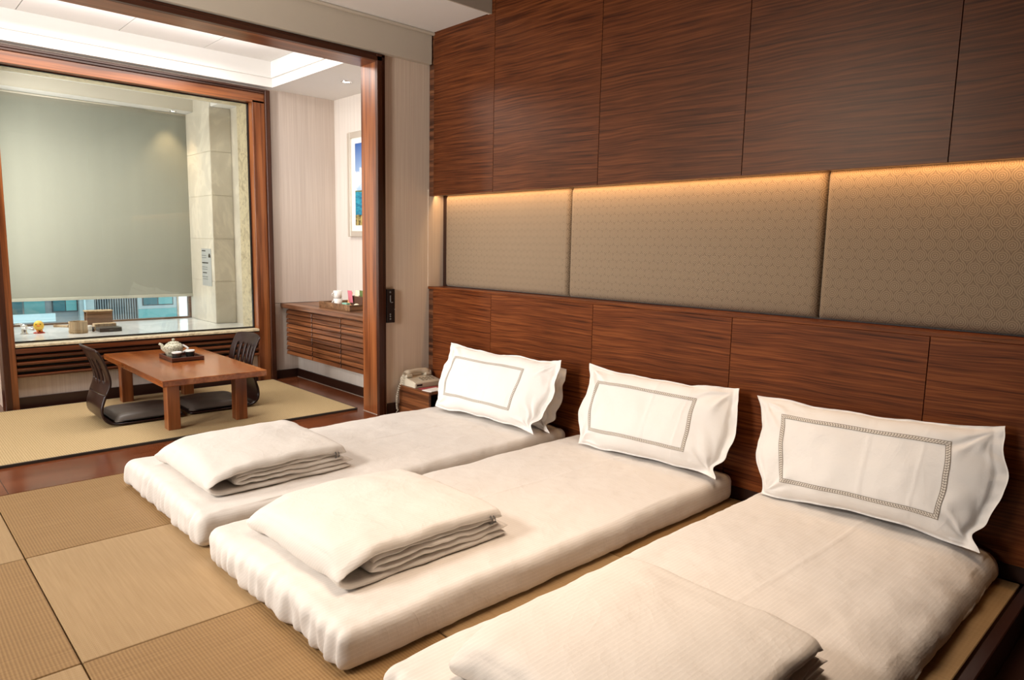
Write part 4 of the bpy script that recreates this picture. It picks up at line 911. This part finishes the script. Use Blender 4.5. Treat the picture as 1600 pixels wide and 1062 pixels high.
# picture
pc = empty('framed_picture', (3.25, 5.2, 1.26), 'silver framed seascape print on the right wall of the tea room', 'picture')
fr = MB(); y0, y1, z0, z1 = 4.72, 5.565, 1.262, 2.16
fw = 0.052
def frame_side(a, b, c, d):   # quad strip with raised outer lip
    return a
for (yy0, yy1, zz0, zz1) in ((y0, y0 + fw, z0, z1), (y1 - fw, y1, z0, z1), (y0 + fw, y1 - fw, z0, z0 + fw), (y0 + fw, y1 - fw, z1 - fw, z1)):
    fr.box(3.235, 3.269, yy0, yy1, zz0, zz1, 0.006, seg=2)
obj('frame', fr, m_silver, pc)
obj('mat', B(3.252, 3.262, y0 + fw, y1 - fw, z0 + fw, z1 - fw), m_paperw, pc)
def pict():
    t = NT('seascape_print'); tc = t.n('ShaderNodeTexCoord'); sp = t.n('ShaderNodeSeparateXYZ'); t.l(tc.outputs['Object'], sp.inputs[0])
    zz = sp.outputs[2]; nz = t.noise(t.coord((1, 5, 9)), 1.2, 5); hz = t.math('ADD', zz, t.math('MULTIPLY', t.math('SUBTRACT', nz, 0.5), 0.05))
    sky = t.ramp(t.math('MULTIPLY', zz, 1.2), [(0.52, (0.35, 0.5, 0.7)), (0.95, (0.03, 0.10, 0.33))])
    cl = t.ramp(t.math('SUBTRACT', t.noise(t.coord((1, 7, 10)), 1, 5), t.math('MULTIPLY', t.math('ABSOLUTE', t.math('SUBTRACT', zz, 0.50)), 1.8)), [(0.34, 0.0), (0.46, 1.0)])
    sky = t.mix(cl, sky, (0.8, 0.8, 0.82))
    sea = t.ramp(t.noise(t.coord((1, 12, 40)), 1, 4), [(0.35, (0.0, 0.09, 0.2)), (0.65, (0.02, 0.30, 0.42))])
    rocks = t.ramp(t.noise(t.coord((1, 30, 30)), 1, 4), [(0.4, (0.03, 0.03, 0.01)), (0.62, (0.45, 0.35, 0.12))])
    isl = t.mix(t.math('LESS_THAN', t.math('ABSOLUTE', t.math('SUBTRACT', hz, 0.405)), 0.018), sea, (0.10, 0.14, 0.06))
    c = t.mix(t.math('GREATER_THAN', zz, 0.40), isl, sky)
    c = t.mix(t.math('LESS_THAN', hz, 0.19), c, rocks)
    return t.set(c, 0.35, 0, 0.4)
obj('print', B(3.2485, 3.252, y0 + 0.115, y1 - 0.115, z0 + 0.10, z1 - 0.10), pict(), pc)
def downlight(x, y, z, lb, r=0.045):
    e = empty('downlight', (x, y, z), lb, 'light')
    obj('ring', MB().lathe([(r, 0), (r, -0.004), (r * 0.72, -0.005), (r * 0.65, 0.0)], (x, y, z), 24), m_chrome, e)
    obj('bulb', MB().lathe([(0, -0.003), (r * 0.4, -0.0035), (r * 0.64, -0.001)], (x, y, z), 20), m_lampglow, e)
downlight(2.97, 5.10, ZC, 'round recessed ceiling downlight above the floating cabinet')
downlight(2.24, 6.92, 2.37, 'small recessed downlight above the blind behind the glass', 0.03)

# bath things ------------------------------------------------------
zd = ZD + 0.0005
fa = empty('faucet', (0.93, 6.48, zd), 'chrome faucet at the left on the white bath deck', 'faucet')
obj('body', MB().lathe([(0, 0), (0.026, 0), (0.026, 0.006), (0.018, 0.012), (0.018, 0.055), (0.022, 0.06), (0.022, 0.07), (0, 0.074)], (0.93, 6.48, zd), 20), m_chrome, fa)
obj('spout', MB().tube([(0.93, 6.48, zd + 0.04), (0.965, 6.46, zd + 0.045), (0.99, 6.445, zd + 0.035)], 0.009, 8), m_chrome, fa)
obj('lever', MB().tube([(0.93, 6.48, zd + 0.072), (0.90, 6.47, zd + 0.082), (0.875, 6.465, zd + 0.080)], 0.007, 8), m_chrome, fa)
dk = empty('rubber_duck', (1.03, 6.50, zd), 'yellow egg-shaped rubber duck on a red base on the bath deck', 'toy')
obj('body', MB().sphere((1.03, 6.50, zd + 0.057), 0.036, 0.034, 0.042), m_yellow, dk)
obj('base', MB().lathe([(0, 0), (0.040, 0), (0.038, 0.006), (0.018, 0.012), (0.016, 0.022), (0, 0.024)], (1.03, 6.50, zd), 20), m_red, dk)
for s in (-1, 1): obj('foot', MB().sphere((1.03 + s * 0.013, 6.475, zd + 0.018), 0.009, 0.013, 0.009, 0, 10), m_orange, dk)
obj('beak', MB().sphere((1.022, 6.466, zd + 0.060), 0.013, 0.012, 0.005, 0, 10), m_orange, dk)
for s in (-1, 1): obj('eye', MB().sphere((1.022 + s * 0.015, 6.471, zd + 0.071), 0.0035, 0.003, 0.0045, 0, 8), m_dkplast, dk)
bk = empty('bath_bucket', (1.268, 6.35, zd), 'round pale wooden bath bucket with a side handle on the deck', 'bucket')
for k in range(16):
    a0, a1 = 2 * math.pi * k / 16 + 0.01, 2 * math.pi * (k + 1) / 16 - 0.01; mb = MB(); vs = []
    for z_ in (0.0, 0.092):
        for r in (0.066, 0.058):
            for a in (a0, a1): vs.append((1.268 + r * math.cos(a), 6.35 + r * math.sin(a), zd + z_))
    mb.add(vs, [(0, 1, 5, 4), (2, 6, 7, 3), (4, 5, 7, 6), (0, 2, 3, 1), (0, 4, 6, 2), (1, 3, 7, 5)]); obj('stave', mb, m_bucket, bk)
obj('hoop', MB().lathe([(0.0662, 0.012), (0.0680, 0.014), (0.0680, 0.020), (0.0662, 0.022)], (1.268, 6.35, zd), 32), m_bucket, bk)
obj('bucket_floor', MB().lathe([(0, 0.01), (0.0578, 0.01)], (1.268, 6.35, zd), 24), m_bucket, bk)
obj('handle', MB().tube([(1.203, 6.36, zd + 0.055), (1.16, 6.40, zd + 0.056), (1.12, 6.43, zd + 0.057)], [0.011, 0.010, 0.012], 10), m_bucket, bk)
st = empty('wooden_stand', (1.47, 6.62, zd), 'brown wooden stand standing up at the back of the bath deck', 'stand')
obj('front_board', B(1.385, 1.575, 6.60, 6.612, zd + 0.002, zd + 0.138, 0.002), m_brownw, st)
obj('top_board', B(1.378, 1.582, 6.595, 6.70, zd + 0.1385, zd + 0.148, 0.002), m_bucket, st, label='pale top board')
obj('back_board', B(1.385, 1.575, 6.688, 6.70, zd, zd + 0.138, 0.002), m_brownw, st)
bx = empty('low_tray_stack', (1.49, 6.36, zd), 'low black tray topped by a pale board on the bath deck', 'tray')
obj('black_tray', B(1.405, 1.565, 6.29, 6.42, zd, zd + 0.034, 0.003), m_darktray, bx)
obj('board', B(1.40, 1.56, 6.43, 6.50, zd, zd + 0.055, 0.003), m_bucket, bx)
cc = MB().lathe([(0, 0), (0.018, 0), (0.022, 0.045), (0.019, 0.045), (0.016, 0.004), (0, 0.004)], (1.365, 6.44, zd), 16)
o = obj('white_tumbler', cc, m_porc, org=(1.365, 6.44, zd)); tag(o, 'small white tumbler between the bucket and the black tray', 'tumbler')
cc = B(1.368, 1.385, 6.362, 6.374, zd, zd + 0.04, 0.003); o = obj('small_bottle', cc, m_dkplast, org=(1.376, 6.368, zd)); tag(o, 'tiny dark bottle in front of the white tumbler', 'bottle')

# ================================================================ OUTSIDE
bu = empty('apartment_building', (7, 30, -14), 'grey apartment building with teal windows seen beneath the blind', 'building')
YB = 30.0
obj('wall', B(-8, 9.43, YB, YB + 8, -14, 9), m_conc, bu)
obj('side_wing', B(9.43, 9.44, YB + 4, YB + 8, -14, 9), m_conc2, bu)
for fl_ in range(-3, 4):
    zf = -1.62 + fl_ * 3.0
    obj('balcony_parapet', B(1.0, 5.12, YB - 1.0, YB - 0.9, zf - 0.05, zf + 0.17, 0.01), m_balc, bu)
    obj('balcony_slab', B(1.0, 5.12, YB - 1.0, YB, zf - 0.12, zf - 0.05), m_balc, bu)
    obj('balcony_glass', B(4.35, 4.98, YB - 0.03, YB - 0.01, zf - 0.05, zf + 1.6), m_fwin2, bu)
    obj('balcony_glass', B(3.6, 4.3, YB - 0.03, YB - 0.01, zf - 0.05, zf + 1.6), m_fwin, bu)
    w = obj('window', B(5.20, 6.0, YB - 0.06, YB - 0.001, zf + 0.12, zf + 1.5), m_ffr, bu)
    obj('pane', B(5.23, 5.60, YB - 0.08, YB - 0.061, zf + 0.16, zf + 1.46), m_fwin, w); obj('pane', B(5.63, 5.97, YB - 0.08, YB - 0.061, zf + 0.16, zf + 1.46), m_fwin2, w)
    w = obj('window', B(8.15, 9.3, YB - 0.31, YB - 0.301, zf + 0.25, zf + 1.4), m_ffr, bu)
    obj('pane', B(8.2, 8.7, YB - 0.33, YB - 0.311, zf + 0.29, zf + 1.36), m_fwin, w); obj('pane', B(8.74, 9.26, YB - 0.33, YB - 0.311, zf + 0.29, zf + 1.36), m_fwin2, w)
    obj('spandrel', B(8.0, 9.43, YB - 0.32, YB - 0.301, zf - 0.3, zf + 0.12), m_fwin2, bu)
obj('column', B(6.02, 6.5, YB - 0.3, YB - 0.001, -14, 9), m_conc2, bu)
obj('downpipe', B(6.15, 6.20, YB - 0.40, YB - 0.301, -14, 9), m_balc, bu)
obj('wall_bay', B(8.0, 9.43, YB - 0.3, YB - 0.001, -14, 9), m_conc2, bu)
obj('louvre_back', B(6.5, 8.0, YB - 0.05, YB - 0.001, -14, 9), m_ffr, bu)
for k in range(17): obj('fin', B(6.54 + k * 0.085, 6.58 + k * 0.085, YB - 0.2, YB - 0.051, -14, 9), m_conc, bu)
